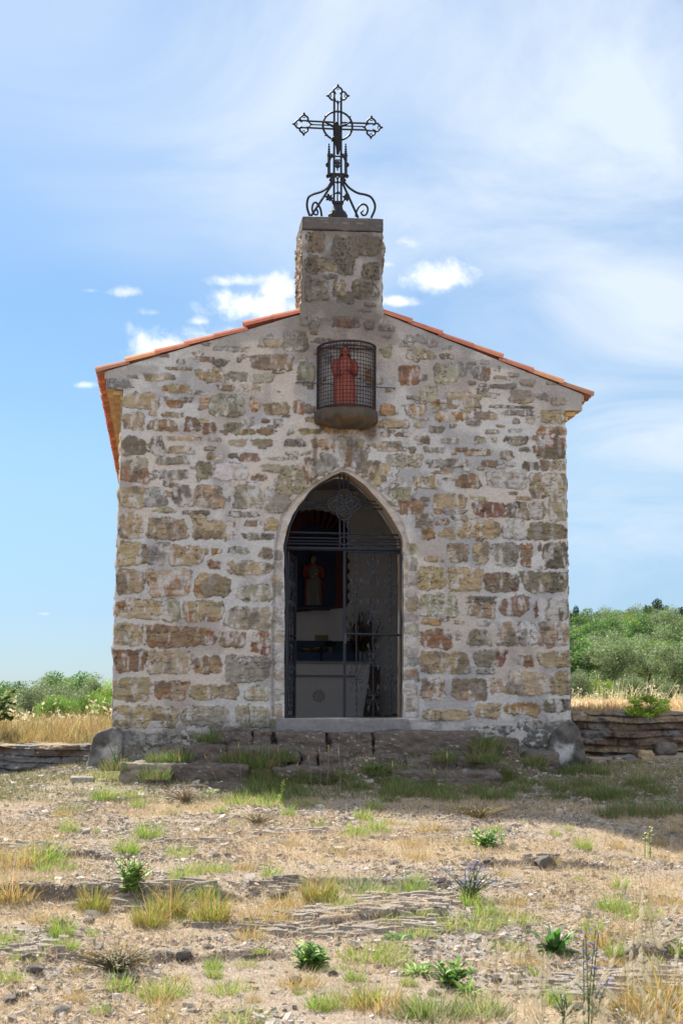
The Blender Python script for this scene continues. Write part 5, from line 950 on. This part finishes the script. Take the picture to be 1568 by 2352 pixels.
def tuft_mesh(kind, seed):
    R_ = np.random.default_rng(seed)
    n, L, sp, w_, lean, pal = {'green': (300, (.05, .20), .07, (.003, .006), .55, [(.13, .27, .035), (.19, .33, .05), (.27, .36, .065), (.38, .37, .10)]), 'yellow': (420, (.10, .26), .08, (.003, .006), .28, [(.24, .29, .05), (.30, .32, .065), (.18, .25, .04), (.40, .26, .10), (.34, .21, .085)]), 'lawn': (460, (.03, .15), .14, (.003, .006), .6, [(.16, .29, .045), (.24, .34, .06), (.34, .37, .09), (.46, .38, .17)]), 'shade': (520, (.04, .24), .15, (.003, .007), .45, [(.055, .15, .02), (.08, .19, .03), (.11, .16, .04), (.22, .20, .08), (.26, .21, .12), (.16, .14, .06)]), 'straw': (300, (.06, .17), .10, (.002, .005), .6, [(.48, .33, .14), (.40, .27, .11), (.30, .27, .08)]), 'grey': (420, (.05, .13), .10, (.003, .006), .7, [(.15, .20, .08), (.21, .25, .11), (.27, .28, .15)])}[kind]
    r, a = sp*np.sqrt(R_.random(n)), R_.uniform(0, 6.3, n); x, y = r*np.cos(a), r*np.sin(a); az = a+R_.normal(0, .6, n); base = (pick(R_, pal, n, .25))
    return blades(x, y, np.full(n, -.02), (L[0]+(L[1]-L[0])*R_.random(n)**1.7)*(1.15-.55*r/sp), R_.uniform(*w_, n), np.abs(R_.normal(lean*.7, .25, n))*(.5+.6*r/sp), az, R_.normal(.7, .5, n), base, 4)
def tuft(px, py, kind, size, label, var=0, group=None, cat='grass tuft', p=None):
    p = G(px, py) if p is None else p; key = (kind, var % 3)
    if key not in TUFTS:
        V, F_, C = tuft_mesh(kind, 7*(var % 3)+len(kind)); o = npmesh('grass_tuft', V, [F_], M_LEAF, None, C, False, (0, 0, 0)); TUFTS[key] = o
    else: o = TUFTS[key].copy(); scene.collection.objects.link(o)
    o.name = 'grass_tuft'; o.location = p; o.scale = (size*1.25,)*3; o.rotation_euler = (0, 0, px*1.3+var); tag(o, label, cat, group or 'grass tufts on the slope')
for i, (px, py, k, s_, lab) in enumerate((
    (240, 1838, 'green', 1.1, 'bright green tuft on the sunny ground below the concrete footing'), (340, 1925, 'green', 1.1, 'wide green tuft behind a flat pale stone'), (172, 1865, 'grey', 1., 'grey green tuft in dry grass near the rock bank'), (160, 1912, 'green', .8, 'small yellowish green tuft on the dry slope'), (290, 1960, 'green', .95, 'round green tuft in the middle of bare gravel'), (100, 1985, 'green', 1.4, 'tall fresh green tuft with long stems in dry brown grass'), (315, 1855, 'green', .7, 'thin pale tuft below the lowest step'), (395, 1870, 'green', .45, 'tiny bright tuft in dry ground'),
    (390, 2105, 'yellow', 1.0, 'tallest yellow green clump with orange base beside the dark ledge'), (485, 2120, 'yellow', 1.05, 'spreading yellow green clump next to the tallest one'), (345, 2130, 'yellow', .9, 'narrow yellow clump hanging over the gravel ledge'), (215, 2095, 'yellow', .85, 'olive coloured clump at the end of the dark ledge'), (735, 2070, 'yellow', 1.0, 'orange based yellow clump in front of the dark boulder'), (820, 2045, 'grey', 1.3, 'dense dark green grey clump joined to an orange yellow one'), (945, 2045, 'grey', 1.15, 'grey green cushion tuft on bare slate ground'), (1075, 2125, 'lawn', 1.05, 'soft yellow green tuft below the blue flowering weed'),
    (868, 1912, 'green', .95, 'yellow green tuft standing alone before the shade line'), (990, 1910, 'straw', 1., 'dry tuft with a few green blades before the shade line'), (940, 1945, 'straw', .7, 'small straw coloured tuft on the bare slope'), (560, 1845, 'lawn', 1., 'low yellow green turf patch at the edge of the shade'), (620, 1850, 'lawn', .9, 'low bright turf patch beside the flowering stalk'), (700, 1850, 'lawn', .8, 'low turf patch at the shade line'), (860, 1860, 'green', .8, 'upright tuft exactly on the shade line'), (1460, 2105, 'lawn', .9, 'yellow green tuft near the bright oat heads'), (1410, 2095, 'green', .9, 'fresh pale green tuft under hanging oat heads'), (1190, 2120, 'lawn', .8, 'light green tuft behind the big leaved plant'), (1400, 2165, 'straw', 1.1, 'straw tuft beside the big leaved plant'), (1530, 2080, 'straw', 1., 'brown straw tuft at the edge of the gravel'),
    (840, 2200, 'lawn', .9, 'olive green turf patch beside the broad leaved weed'), (900, 2180, 'lawn', .6, 'small turf patch above the dark leafy weed'), (490, 2225, 'green', .55, 'pale thin tuft on the gravel near the stick'), (370, 2280, 'lawn', .95, 'bright yellow green spreading weed at the end of the stick'), (230, 2330, 'green', .5, 'small pale tuft at the bottom of the slope'), (555, 2345, 'lawn', .8, 'fresh green patch at the very bottom of the slope'), (300, 1830, 'lawn', .8, 'dry green turf at the end of the lowest step'), (985, 2330, 'grey', 1.3, 'dull green patch in reddish dry grass'), (1110, 2330, 'grey', 1.1, 'dull green patch under the blue weed'), (690, 2265, 'straw', .8, 'thin straw tuft beside the broad leaved weed'), (30, 1990, 'straw', 1.7, 'big mound of brown dry grass'), (20, 2060, 'straw', 1.4, 'lower mound of brown dry grass'), (660, 2085, 'straw', 1.1, 'straw clump below the dark boulder'), (600, 2120, 'straw', 1.2, 'reddish dry clump under the ledge'), (1480, 2330, 'straw', 1.8, 'thick orange dry grass at the bottom of the slope'), (1560, 2300, 'straw', 1.8, 'rust coloured dry grass below the bedrock ledge'), (870, 2310, 'straw', 1.3, 'reddish straw tuft under the leafy weed'), (250, 1790, 'lawn', 1.0, 'sunlit green growth against the foot of the concrete footing'))):
    tuft(px, py, k, s_, lab, i)
for i, (px, py, Y, s_, lab) in enumerate(((480, 1700, -.55, .7, 'bright green weed growing against the wall base beside the squared stone'), (590, 1755, -1.0, 1.15, 'thick green clump on the second step'), (540, 1750, -.98, .8, 'green clump at the foot of the second step'), (650, 1745, -.95, .7, 'green clump beside the pair of boulders'), (1120, 1715, -.6, .9, 'tall green clump between two step stones'), (1110, 1745, -.95, .9, 'green clump in front of the longest step stone'), (1020, 1745, -.95, .7, 'low green clump under the longest step stone'), (1225, 1755, -.7, .75, 'green clump at the corner footing'), (410, 1745, -1.05, .75, 'sunlit yellow green growth on the second step'), (360, 1748, -1.1, .6, 'sunlit growth spilling over the lowest step'), (355, 1785, -1.35, .8, 'green clump at the face of the lowest step'), (265, 1765, -1.2, .75, 'bright growth at the end stone of the lowest step'))):
    p = P(px, py, Y); tuft(px, py, 'shade', s_, lab, i, 'grass tufts on the steps', 'grass tuft', p)
R_ = np.random.default_rng(31)
for i in range(70):
    px, py = R_.uniform(560, 1420), R_.uniform(1772, 1842); tuft(px, py, 'shade', R_.uniform(.35, .8), 'dark green tuft in the shaded turf at the foot of the steps', i, 'tufts in the shaded turf')
for i in range(22):
    px, py = R_.uniform(1330, 1568), R_.uniform(1790, 1880); tuft(px, py, 'shade', R_.uniform(.3, .7), 'dull green tuft in the shade between the chapel and the bank', i, 'tufts in the shade by the bank')
for i in range(135):
    px, py = R_.uniform(0, 1568), R_.uniform(1860, 2345); tuft(px, py, ('straw', 'green', 'lawn')[i % 3], R_.uniform(.25, .8), 'small dry tuft scattered on the sunlit slope' if i % 3 == 0 else 'small yellow green tuft scattered on the sunlit slope', i, 'small tufts scattered on the slope')
# ------------------------------------------------------------------ leafy weeds
def leaf_strip(base, az, L, w_, lift, droop, n=7):
    t = np.linspace(0, 1, n); an = lift-droop*t; r = np.concatenate([[0], np.cumsum(np.cos(an[:-1]))])*L/(n-1); h = np.concatenate([[0], np.cumsum(np.sin(an[:-1]))])*L/(n-1)
    wd = w_*np.sin(np.pi*np.clip(t*.93+.05, 0, 1))**.8*(.65+.5*np.sin(np.pi*t**1.4)); wob = 1+.12*np.sin(t*19+az*5); o = np.array([-math.sin(az), math.cos(az)])
    c = np.stack([base[0]+r*math.cos(az), base[1]+r*math.sin(az), base[2]+h], 1); V = np.stack([c+np.concatenate([np.outer(wd*wob/2*s_, o), (np.abs(s_)*wd*.22)[:, None]], 1) for s_ in (-1., 0., 1.)], 1).reshape(-1, 3)
    return V, grid_faces(n, 3)
def rosette(name, label, px, py, n, L, w_, pal, lift=(.3, 1.2), seed=0, cat='weed', p=None):
    p = G(px, py) if p is None else p; R_ = np.random.default_rng(seed); m = MB()
    for i in range(n):
        V, F_ = leaf_strip(p+R_.normal(size=3)*[.02, .02, 0], R_.uniform(0, 6.3), R_.uniform(*L), R_.uniform(*w_), R_.uniform(*lift), R_.uniform(.5, 1.3)); m.add(V, F_, pick(R_, pal, 1)[0])
    tag(m.build(name, M_LEAF, None, False, p), label, cat)
def stems_plant(name, label, px, py, n, H, spread, pal, leafL, leafw, per, seed, flower=None, nf=6, cat='weed', p=None, stemc=(.12, .15, .06)):
    p = G(px, py) if p is None else p; R_ = np.random.default_rng(seed); t = thing(name, label, cat, p); s_, l, f = MB(), MB(), MB()
    for i in range(n):
        a, h = R_.uniform(0, 6.3), R_.uniform(*H); e = np.array([math.cos(a)*spread*R_.random(), math.sin(a)*spread*R_.random(), h]); b = p+[R_.normal()*.015, R_.normal()*.015, -.01]
        path = spline([b, b+e*[.35, .35, .55], b+e], 9); s_.tube(path, np.linspace(.004, .002, 9), 5, False, stemc)
        for q in np.linspace(.12, .98, per):
            V, F_ = leaf_strip(path[min(int(q*8), 8)], R_.uniform(0, 6.3), R_.uniform(*leafL)*(1.15-.6*q), R_.uniform(*leafw), R_.uniform(.2, .9), R_.uniform(.3, .9), 4); l.add(V, F_, pick(R_, pal, 1)[0])
        if flower is not None:
            for k in range(nf):
                c = path[-1-(k % 4)]+R_.normal(size=3)*.010
                for j in range(5): V, F_ = leaf_strip(c, j*1.257+k, .012+.006*R_.random(), .009, .7, .2, 3); f.add(V, F_, pick(R_, flower, 1)[0])
    s_.build('stem', M_LEAF, t); l.build('leaf', M_LEAF, t)
    if flower is not None: f.build('blossom', M_LEAF, t)
DKG = [(.075, .20, .04), (.10, .25, .05), (.15, .30, .07)]; LTG = [(.22, .36, .07), (.30, .42, .11), (.17, .30, .06)]; GRG = [(.15, .19, .11), (.19, .23, .14), (.12, .16, .08)]; VIO = [(.16, .15, .42), (.22, .20, .48), (.14, .13, .34)]
rosette('dock_plant', 'large dark green plant with long upright leaves behind the oat heads', 1275, 2192, 46, (.09, .22), (.03, .055), DKG+GRG, (.25, 1.35), 1)
stems_plant('broadleaf_weed', 'broad leaved bright green weed on the lower slope', 715, 2222, 30, (.05, .15), .14, DKG+LTG, (.05, .10), (.03, .055), 5, 2)
stems_plant('leafy_weed', 'sprawling leafy weed with a few dark upright leaves', 1035, 2262, 26, (.04, .13), .16, DKG+LTG, (.05, .10), (.02, .04), 5, 3); rosette('leafy_weed', 'low spreading fine leaved weed beside dark leaves', 955, 2240, 40, (.06, .14), (.008, .02), LTG, (.3, 1.1), 4); rosette('leafy_weed', 'fresh green fine leaved weed below the dark leaves', 1075, 2285, 45, (.06, .13), (.008, .018), LTG, (.3, 1.2), 5)
stems_plant('leafy_weed', 'dark green leafy weed on the sunlit slope near the shade', 1118, 1950, 34, (.05, .16), .17, DKG+LTG, (.04, .08), (.018, .03), 6, 6); rosette('leafy_weed', 'small dark weed above the lower turf', 918, 2160, 16, (.05, .10), (.02, .035), DKG, (.3, 1.), 7)
rosette('leafy_weed', 'dark leafy weed growing between the broken steps', 862, 1772, 14, (.10, .22), (.03, .055), DKG, (.3, 1.1), 8, p=P(862, 1775, -1.05)); rosette('leafy_weed', 'flat small rosette before the lowest step', 478, 1822, 14, (.04, .09), (.02, .03), LTG, (.2, .8), 9)
stems_plant('mallow_plant', 'light green bushy weed above the dark rock ledge', 298, 2042, 22, (.10, .22), .16, LTG, (.04, .07), (.03, .05), 7, 11)
stems_plant('blueweed', 'low flowering blueweed with many small violet flowers', 1080, 2065, 26, (.10, .22), .20, GRG, (.04, .07), (.008, .014), 9, 12, VIO, 2)
stems_plant('blueweed', 'tall blueweed stalk with violet flowers at the bottom of the slope', 1340, 2395, 4, (.44, .52), .07, GRG, (.05, .10), (.008, .014), 16, 13, VIO, 5); stems_plant('blueweed', 'branching blueweed with violet flowers beside the tall stalk', 1362, 2330, 5, (.16, .24), .16, GRG, (.05, .09), (.008, .014), 9, 14, VIO, 5); stems_plant('blueweed', 'grey green flowerless blueweed at the bottom edge of the slope', 1300, 2360, 6, (.10, .18), .12, GRG, (.05, .08), (.01, .015), 9, 15)
stems_plant('spike_weed', 'single upright weed with a pale seed spike near the edge of the shade', 1484, 1972, 2, (.20, .28), .04, LTG, (.04, .07), (.015, .025), 8, 16, [(.55, .55, .30)], 8); stems_plant('spike_weed', 'yellow flowering stalk at the edge of the shade', 655, 1850, 2, (.18, .24), .03, LTG, (.05, .08), (.02, .03), 9, 17, [(.55, .55, .12)], 8)
stems_plant('wall_weed', 'thin weed growing up the wall beside the doorway', 568, 1668, 3, (.16, .30), .10, DKG, (.02, .04), (.004, .008), 7, 18, p=P(568, 1672, -.06)); stems_plant('wall_weed', 'yellow weed in the corner of the threshold', 622, 1660, 2, (.05, .10), .03, LTG, (.02, .03), (.005, .01), 5, 19, [(.5, .42, .05)], 4, p=P(624, 1672, -.13)); stems_plant('wall_weed', 'pale feathery weed in front of the concrete footing', 262, 1760, 8, (.15, .30), .16, LTG, (.02, .04), (.004, .008), 9, 20, p=P(268, 1765, -1.15))
stems_plant('heather_bush', 'low grey brown heather like bush beside the dry stick', 270, 2232, 150, (.06, .13), .26, [(.25, .25, .14), (.30, .27, .16), (.20, .22, .11), (.34, .26, .18)], (.016, .032), (.008, .012), 15, 21, stemc=(.22, .18, .12), cat='bush'); stems_plant('dry_weed', 'patch of brown dead stalks below the lowest step', 425, 1845, 60, (.08, .16), .26, [(.34, .27, .18), (.38, .30, .20)], (.014, .028), (.007, .012), 9, 22, stemc=(.32, .25, .16)); stems_plant('dry_weed', 'patch of brown dead stalks in the open slope', 590, 1895, 50, (.07, .13), .26, [(.34, .27, .18), (.30, .28, .14)], (.014, .028), (.007, .012), 9, 23, stemc=(.32, .25, .16)); stems_plant('dry_weed', 'row of small seed heads along the shade line', 1100, 1880, 80, (.07, .13), .40, [(.34, .30, .14), (.28, .25, .12)], (.012, .025), (.006, .012), 5, 24, stemc=(.25, .2, .10))
def seed_stalks(name, label, pts, seed, H=(.25, .45), col=(.42, .25, .12)):
    t = thing(name, label, 'grass stalks', pts[0]); R_ = np.random.default_rng(seed)
    for p in pts:
        s_, h_ = MB(), MB(); h = R_.uniform(*H); e = p+[R_.normal()*.05, R_.normal()*.04, h]; s_.tube(spline([p, lerp(p, e, .6)+[.01, 0, 0], e], 7), .0022, 4, False, (.24, .22, .09)); h_.tube([lerp(p, e, .84), lerp(p, e, .9), e], [.002, .006, .0015], 5, False, col); h_.build('seed_head', M_STRAW, s_.build('stalk', M_LEAF, t))
seed_stalks('seed_stalks', 'reddish grass seed heads rising before the second step', [P(x, y, -1.5) for x, y in ((500, 1800), (552, 1795), (640, 1800), (680, 1818), (715, 1815), (748, 1820), (735, 1812))], 3); seed_stalks('seed_stalks', 'tall straw coloured seed heads before the lowest shaded slab', [P(x, y, -1.8) for x, y in ((780, 1840), (1015, 1845), (1022, 1840), (900, 1850))], 4, (.3, .5), (.45, .36, .2))
def wild_oats(label, px, base_y, Y, n, seed, top):
    b0 = P(px, base_y, Y); b0[2] = float(zt(b0[0], b0[1])); t = thing('wild_oats', label, 'oat grass', b0); R_ = np.random.default_rng(seed)
    sp_ = []
    for i in range(n):
        s_ = MB(); b = b0+[R_.normal()*.08, R_.normal()*.08, 0]; e = P(px+R_.normal()*70, top+abs(R_.normal())*90, Y+R_.normal()*.1); mid = lerp(b, e, .62)+[R_.normal()*.02, 0, .06]; path = spline([b, mid, e], 22); s_.tube(path, np.linspace(.0014, .0008, 22), 4, False, (.34, .32, .15))
        for q in range(R_.integers(5, 9)):
            a = path[13+q if 13+q < 22 else 21]; d = np.array([R_.uniform(-1, 1)*.05, R_.normal()*.02, R_.uniform(-.04, .012)]); s_.tube([a, a+d*.6, a+d], .0007, 3, False, (.45, .38, .2)); c = a+d
            k_ = MB(); sp_.append(k_)
            for j in (-1, 1): k_.tube([c, c+[.004*j+d[0]*.32, .002*j, -.012], c+[.003*j+d[0]*.65, .003*j, -.034]], [.0010, .0026, .0005], 5, False, (.66, .60, .45))
        o_ = s_.build('stalk', M_STRAW, t)
        for k_ in sp_: k_.build('spikelet', M_STRAW, o_)
        sp_ = []
wild_oats('pale wild oats hanging over the big leaved plant', 1225, 2700, -12.4, 6, 5, 2040); wild_oats('pale wild oats in front of the tall blueweed', 1330, 2700, -12.6, 5, 6, 2190); wild_oats('highest pale wild oats reaching the shade line', 1480, 2700, -12.5, 7, 7, 1960); wild_oats('pale wild oats leaning out of the picture edge', 1590, 2700, -12.3, 5, 8, 2010)
p = G(290, 2262); m = MB(); q5 = [G(x, y)+[0, 0, h] for x, y, h in ((292, 2192, .05), (288, 2215, .04), (300, 2260, .02), (280, 2275, .015), (235, 2278, .012), (195, 2283, .012))]
m.tube(spline(q5, 26), np.linspace(.009, .006, 26), 6, False, (.42, .33, .25)); m.tube([q5[1], G(268, 2202)+[0, 0, .05]], [.007, .004], 5, False, (.42, .33, .25)); tag(m.build('dry_stick', M_WOOD, None, True, p), 'bent pale dry stick lying across the gravel', 'stick')
p = G(864, 1923); tag(MB().box(p+[-.03, -.008, .004], p+[.028, .008, .012], (.02, .55, .18), None).build('plastic_scrap', M_PAINT, None, False, p), 'tiny scrap of bright green plastic on the slope', 'litter')
# ------------------------------------------------------------------ shrubs and trees
def crown_mesh(seed, n, R=(1, 1, .75), leaf=.05, clumps=26, pal=None, asp=2.6, up=.2, sub=.30):
    R_ = np.random.default_rng(seed); cs = R_.normal(size=(clumps, 3)); cs /= np.linalg.norm(cs, axis=1, keepdims=True); cs *= (R_.random(clumps)**.45*.80)[:, None]; sz = R_.uniform(.6, 1.25, clumps)*sub; pw = sz**2/np.sum(sz**2)
    k = R_.choice(clumps, n, p=pw); d = R_.normal(size=(n, 3)); d /= np.linalg.norm(d, axis=1, keepdims=True); p = (cs[k]+d*(sz[k]*R_.random(n)**.4)[:, None])*np.array(R); p[:, 2] = np.maximum(p[:, 2], -.9*R[2]+.1*R_.random(n))
    a = d+R_.normal(size=(n, 3))*.8+[0, 0, up]; a /= np.linalg.norm(a, axis=1, keepdims=True); b = np.cross(a, R_.normal(size=(n, 3))); b /= np.linalg.norm(b, axis=1, keepdims=True); L = leaf*R_.uniform(.6, 1.3, n)[:, None]
    V = np.stack([p-a*L*.5, p+b*L*.5/asp, p+a*L*.5, p-b*L*.5/asp], 1).reshape(-1, 3); pal = np.array(pal); c = pal[R_.integers(0, len(pal), n)]*R_.uniform(.75, 1.25, n)[:, None]; c *= (R_.uniform(.75, 1.45, clumps)[k])[:, None]
    return V, np.arange(4*n).reshape(-1, 4), np.repeat(c, 4, 0)
def trunk_mesh(seed, h, spread, r0, nb=6, zc=.5, col=(.12, .095, .075)):
    R_ = np.random.default_rng(seed); m = MB(); f = h*R_.uniform(.28, .4); top = np.array([R_.normal()*.08*h, R_.normal()*.05*h, f]); m.tube(spline([(0, 0, -.15), (R_.normal()*.05*h, 0, f*.5), top], 8), np.linspace(r0*1.2, r0*.8, 8), 8, False, col)
    for i in range(nb):
        a = i*6.283/nb+R_.normal()*.3; e = np.array([math.cos(a)*spread*R_.uniform(.5, .9), math.sin(a)*spread*R_.uniform(.5, .9), h*R_.uniform(.65, .95)]); mid = lerp(top, e, .5)+[R_.normal()*.1*spread, 0, R_.uniform(-.02, .10)*h]; path = spline([top, mid, e], 9); m.tube(path, np.linspace(r0*.6, r0*.12, 9), 6, False, col)
        for j in range(2): s_ = path[4+2*j]; m.tube([s_, s_+[R_.normal()*.22*spread, R_.normal()*.22*spread, h*.16]], [r0*.22, r0*.05], 5, False, col)
    return m
OLV = [(.13, .19, .075), (.17, .23, .095), (.11, .17, .06), (.22, .26, .14)]; BSH = [(.075, .15, .04), (.10, .19, .045), (.13, .22, .055), (.06, .12, .035)]; YGR = [(.20, .30, .045), (.25, .35, .055), (.15, .24, .04)]; DRK = [(.03, .055, .025), (.04, .07, .03)]
TREES = {}
def tree(name, label, cat, loc, h, w_, kind, var, group=None, trunk=True):
    """tree or shrub: crown and trunk are shared by its look-alikes"""
    key = (kind, var); t = thing(name, label, cat, loc, group); t.rotation_euler = (0, 0, (loc[0]*1.7+loc[1]) % 6.28)
    if key not in TREES:
        pal, n, lf, cl, asp, sub = {'olive': (OLV, 9000, .040, 32, 3.0, .30), 'bush': (BSH, 9000, .040, 26, 1.9, .31), 'bright': (YGR, 8000, .036, 28, 2.2, .30), 'dark': (DRK, 5500, .055, 22, 1.8, .26), 'pale': (OLV+GRG, 8000, .040, 26, 2.2, .36), 'fern': ([(.26, .40, .05), (.34, .46, .07), (.20, .33, .04)], 3200, .085, 20, 3.5, .30), 'broom': ([(.13, .24, .04), (.17, .27, .05), (.11, .19, .035)], 7000, .11, 30, 9, .36)}[kind]
        V, F_, C = crown_mesh(100+var*13+len(kind), n, (.55, .55, .46 if trunk else .55), lf, cl, pal, asp, .2 if kind != 'broom' else 1.6, sub); V[:, 2] += .56 if trunk else .46
        c = npmesh('crown', V, [F_], M_LEAF, None, C, False, (0, 0, 0)); k = trunk_mesh(200+var, .95, .40, .030 if trunk else .014, 6).build('trunk' if trunk else 'stems', M_BARK, None, True, (0, 0, 0)); TREES[key] = (c, k)
    else:
        c, k = (o.copy() for o in TREES[key]); scene.collection.objects.link(c); scene.collection.objects.link(k)
    for o, nm in ((c, 'crown'), (k, 'trunk' if trunk else 'stems')): o.name = nm; o.parent = t; o.scale = (w_, w_, h)
    return t
def at(px, Y, dz=0.):
    p = P(px, 1500, Y); p[2] = float(zt(p[0], p[1]))+dz; return p
GO, GH, GL_ = 'olive trees along the far edge of the dry field', 'shrubs covering the hillside', 'bushes on the rise beyond the dry grass'
for i, (px, Y, h, w_, k, lab) in enumerate(((1405, 43, 2.15, 2.6, 'olive', 'olive tree with a short forked trunk nearest the chapel corner'), (1478, 45, 2.2, 2.6, 'olive', 'middle olive tree with twisted bare limbs under its crown'), (1553, 41, 2.2, 2.3, 'olive', 'olive tree with a thick straight trunk standing forward in the dry field'), (1340, 44, 1.9, 2.2, 'bush', 'dark bushy tree touching the chapel corner'), (1600, 47, 2.4, 2.7, 'olive', 'olive tree cut off by the picture edge'))):
    tree('olive_tree', lab, 'tree', at(px, Y), h, w_, k, i % 3, GO)
for i, (px, h, k) in enumerate(((1325, 1.0, 'pale'), (1362, .75, 'bright'), (1390, .7, 'bright'), (1440, .9, 'pale'), (1462, .7, 'pale'), (1510, .8, 'pale'), (1535, .6, 'pale'), (1585, .7, 'pale'))): tree('low_shrub', 'low %s shrub in the oat grass under the olive trees' % ('bright green' if k == 'bright' else 'grey green'), 'shrub', at(px, 39.5+i % 3), h, h*1.3, k, i % 2, 'low shrubs under the olive trees', False)
R_ = np.random.default_rng(8)
for r, (Y, n, h) in enumerate(((54, 8, 2.3), (64, 8, 2.5), (76, 9, 2.6), (90, 9, 2.8), (105, 10, 3.0), (122, 10, 3.0), (140, 10, 3.2))):
    for i in range(n):
        px = 1300+(i+.5*(r % 2))*290/(n-1)*1.08+R_.normal()*6; k = ('olive', 'bush', 'bright', 'olive', 'bush')[R_.integers(5)]
        tree('hillside_tree', 'rounded %s crown among many covering the hillside behind the olive trees' % {'olive': 'grey green', 'bush': 'deep green', 'bright': 'light green'}[k], 'tree', at(px, Y+R_.normal()*2), h*R_.uniform(.75, 1.2), h*R_.uniform(1.0, 1.4), k, int(R_.integers(3)), GH)
for px, Y, h, w_, lab in ((1508, 126, 3.9, 2.7, 'dark lone tree standing out on the skyline of the hill'), (1488, 130, 2.2, 2.2, 'dark shrubby tree beside the lone skyline tree'), (1318, 120, 3.4, 1.5, 'thin sparse tree top showing beside the chapel wall'), (1565, 132, 3.4, 4, 'dark rounded tree on the skyline at the picture edge')): tree('skyline_tree', lab, 'tree', at(px, Y), h, w_, 'dark', 0 if h > 4 else 1, 'trees on the skyline')
for i, (px, Y, h, w_, k, lab) in enumerate(((70, 30, 1.25, 1.5, 'pale', 'grey brown thorny bush with dark stems'), (105, 33, 1.45, 1.7, 'pale', 'brownish grey bush beside the thorny one'), (135, 48, 2.1, 2.4, 'bush', 'highest deep green bush on the rise'), (155, 34, 1.4, 1.6, 'olive', 'silvery green bush in front of the highest one'), (185, 42, 1.9, 2.0, 'bush', 'deep green bush nearer the chapel than the highest one'), (225, 40, 1.75, 1.9, 'olive', 'grey green bush next to the chapel wall'), (255, 38, 1.6, 1.7, 'bright', 'yellow green bush right at the chapel wall'), (45, 60, 2., 2.2, 'bush', 'low distant green bush beyond the fig leaves'), (10, 62, 2., 2.4, 'bush', 'low distant bush at the picture edge'), (170, 27, .75, 1.2, 'broom', 'bright green broom in the dry grass'), (130, 26, .8, 1.2, 'broom', 'bright green broom under the silvery bush'), (220, 26, .9, 1.3, 'broom', 'bright green broom beside the chapel wall'), (250, 24, .75, 1., 'broom', 'small green broom against the chapel wall'), (30, 24, .6, 1., 'pale', 'low grey bush above the bank'))):
    tree('wild_bush', lab, 'bush', at(px, Y), h, w_, k, i % 2, GL_, False)
p = P(*ZR(1020, 1385), 1.22); tree('green_bush', 'bright yellow green leafy bush growing out of the top of the rock bank', 'bush', p+[0, 0, -.06], .30, .56, 'fern', 0, None, False)
for i in range(16):
    p = P(8+i*15, 1700, 1.45+(i*7 % 5)*.45); p[2] = float(zt(p[0], p[1])); tuft(i*31, 0, ('straw', 'grey', 'straw')[i % 3], 1.0+.5*((i*3) % 4)/4, 'tawny dry grass mound on top of the bank beside the chapel' if i % 3 != 1 else 'grey green grass mound on top of the bank beside the chapel', i, 'grass mounds on the bank', 'grass tuft', p)
def shrub_belt():                                   # unbroken scrub that carries on behind the chapel and past the picture edges
    R_ = np.random.default_rng(88); Vs, Fs, Cs, k = [], [], [], 0
    for i, px in enumerate(list(np.linspace(-420, -70, 6))+list(np.linspace(330, 1230, 14))+list(np.linspace(1650, 1900, 6))):
        p = at(px, 42+R_.uniform(-4, 12)); h = R_.uniform(1.4, 2.2)*(.8 if px < 900 else 1.1)
        V, F_, C = crown_mesh(300+i % 5, 3500, (.75*h, .75*h, .55*h), .075*h, 24, (OLV, BSH, YGR)[i % 3], 2.2, .2, .30); V = V+p+[0, 0, .45*h]; Vs.append(V); Fs.append(F_+k); Cs.append(C); k += len(V)
    tag(npmesh('shrubbery', np.vstack(Vs), [np.vstack(Fs)], M_LEAF, None, np.vstack(Cs), False, (0, 45, 0)), kind='stuff')
shrub_belt()
# leafy fig at the picture edge
f0 = P(-55, 1700, 2.3); f0[2] = float(zt(f0[0], f0[1])); fg = thing('fig_tree', 'leafy fig tree at the picture edge above the dry bank', 'tree', f0); m = MB(); tips = []
R_ = np.random.default_rng(12)
for i in range(22):
    px, py = (R_.uniform(-110, 32), R_.uniform(1585, 1655)) if i else (-14, 1488); e = P(px, py, 2.3+R_.normal()*.15); path = spline([f0, lerp(f0, e, .5)+[R_.normal()*.05, 0, .05], e], 9); m.tube(path, np.linspace(.018, .004, 9), 5, False, (.16, .14, .12)); tips += [(path[k], i) for k in (5, 6, 7, 8, 8)]
m.build('trunk', M_BARK, fg, True); lf = MB()
for (b, i) in tips:
    for k in range(3):
        V, F_ = leaf_strip(b, R_.uniform(0, 6.3), R_.uniform(.06, .11), R_.uniform(.06, .09), R_.uniform(-.3, .8), R_.uniform(.2, 1.), 5); lf.add(V, F_, pick(R_, [(.05, .11, .02), (.08, .15, .03), (.16, .22, .05)], 1)[0])
lf.build('crown', M_LEAF, fg)
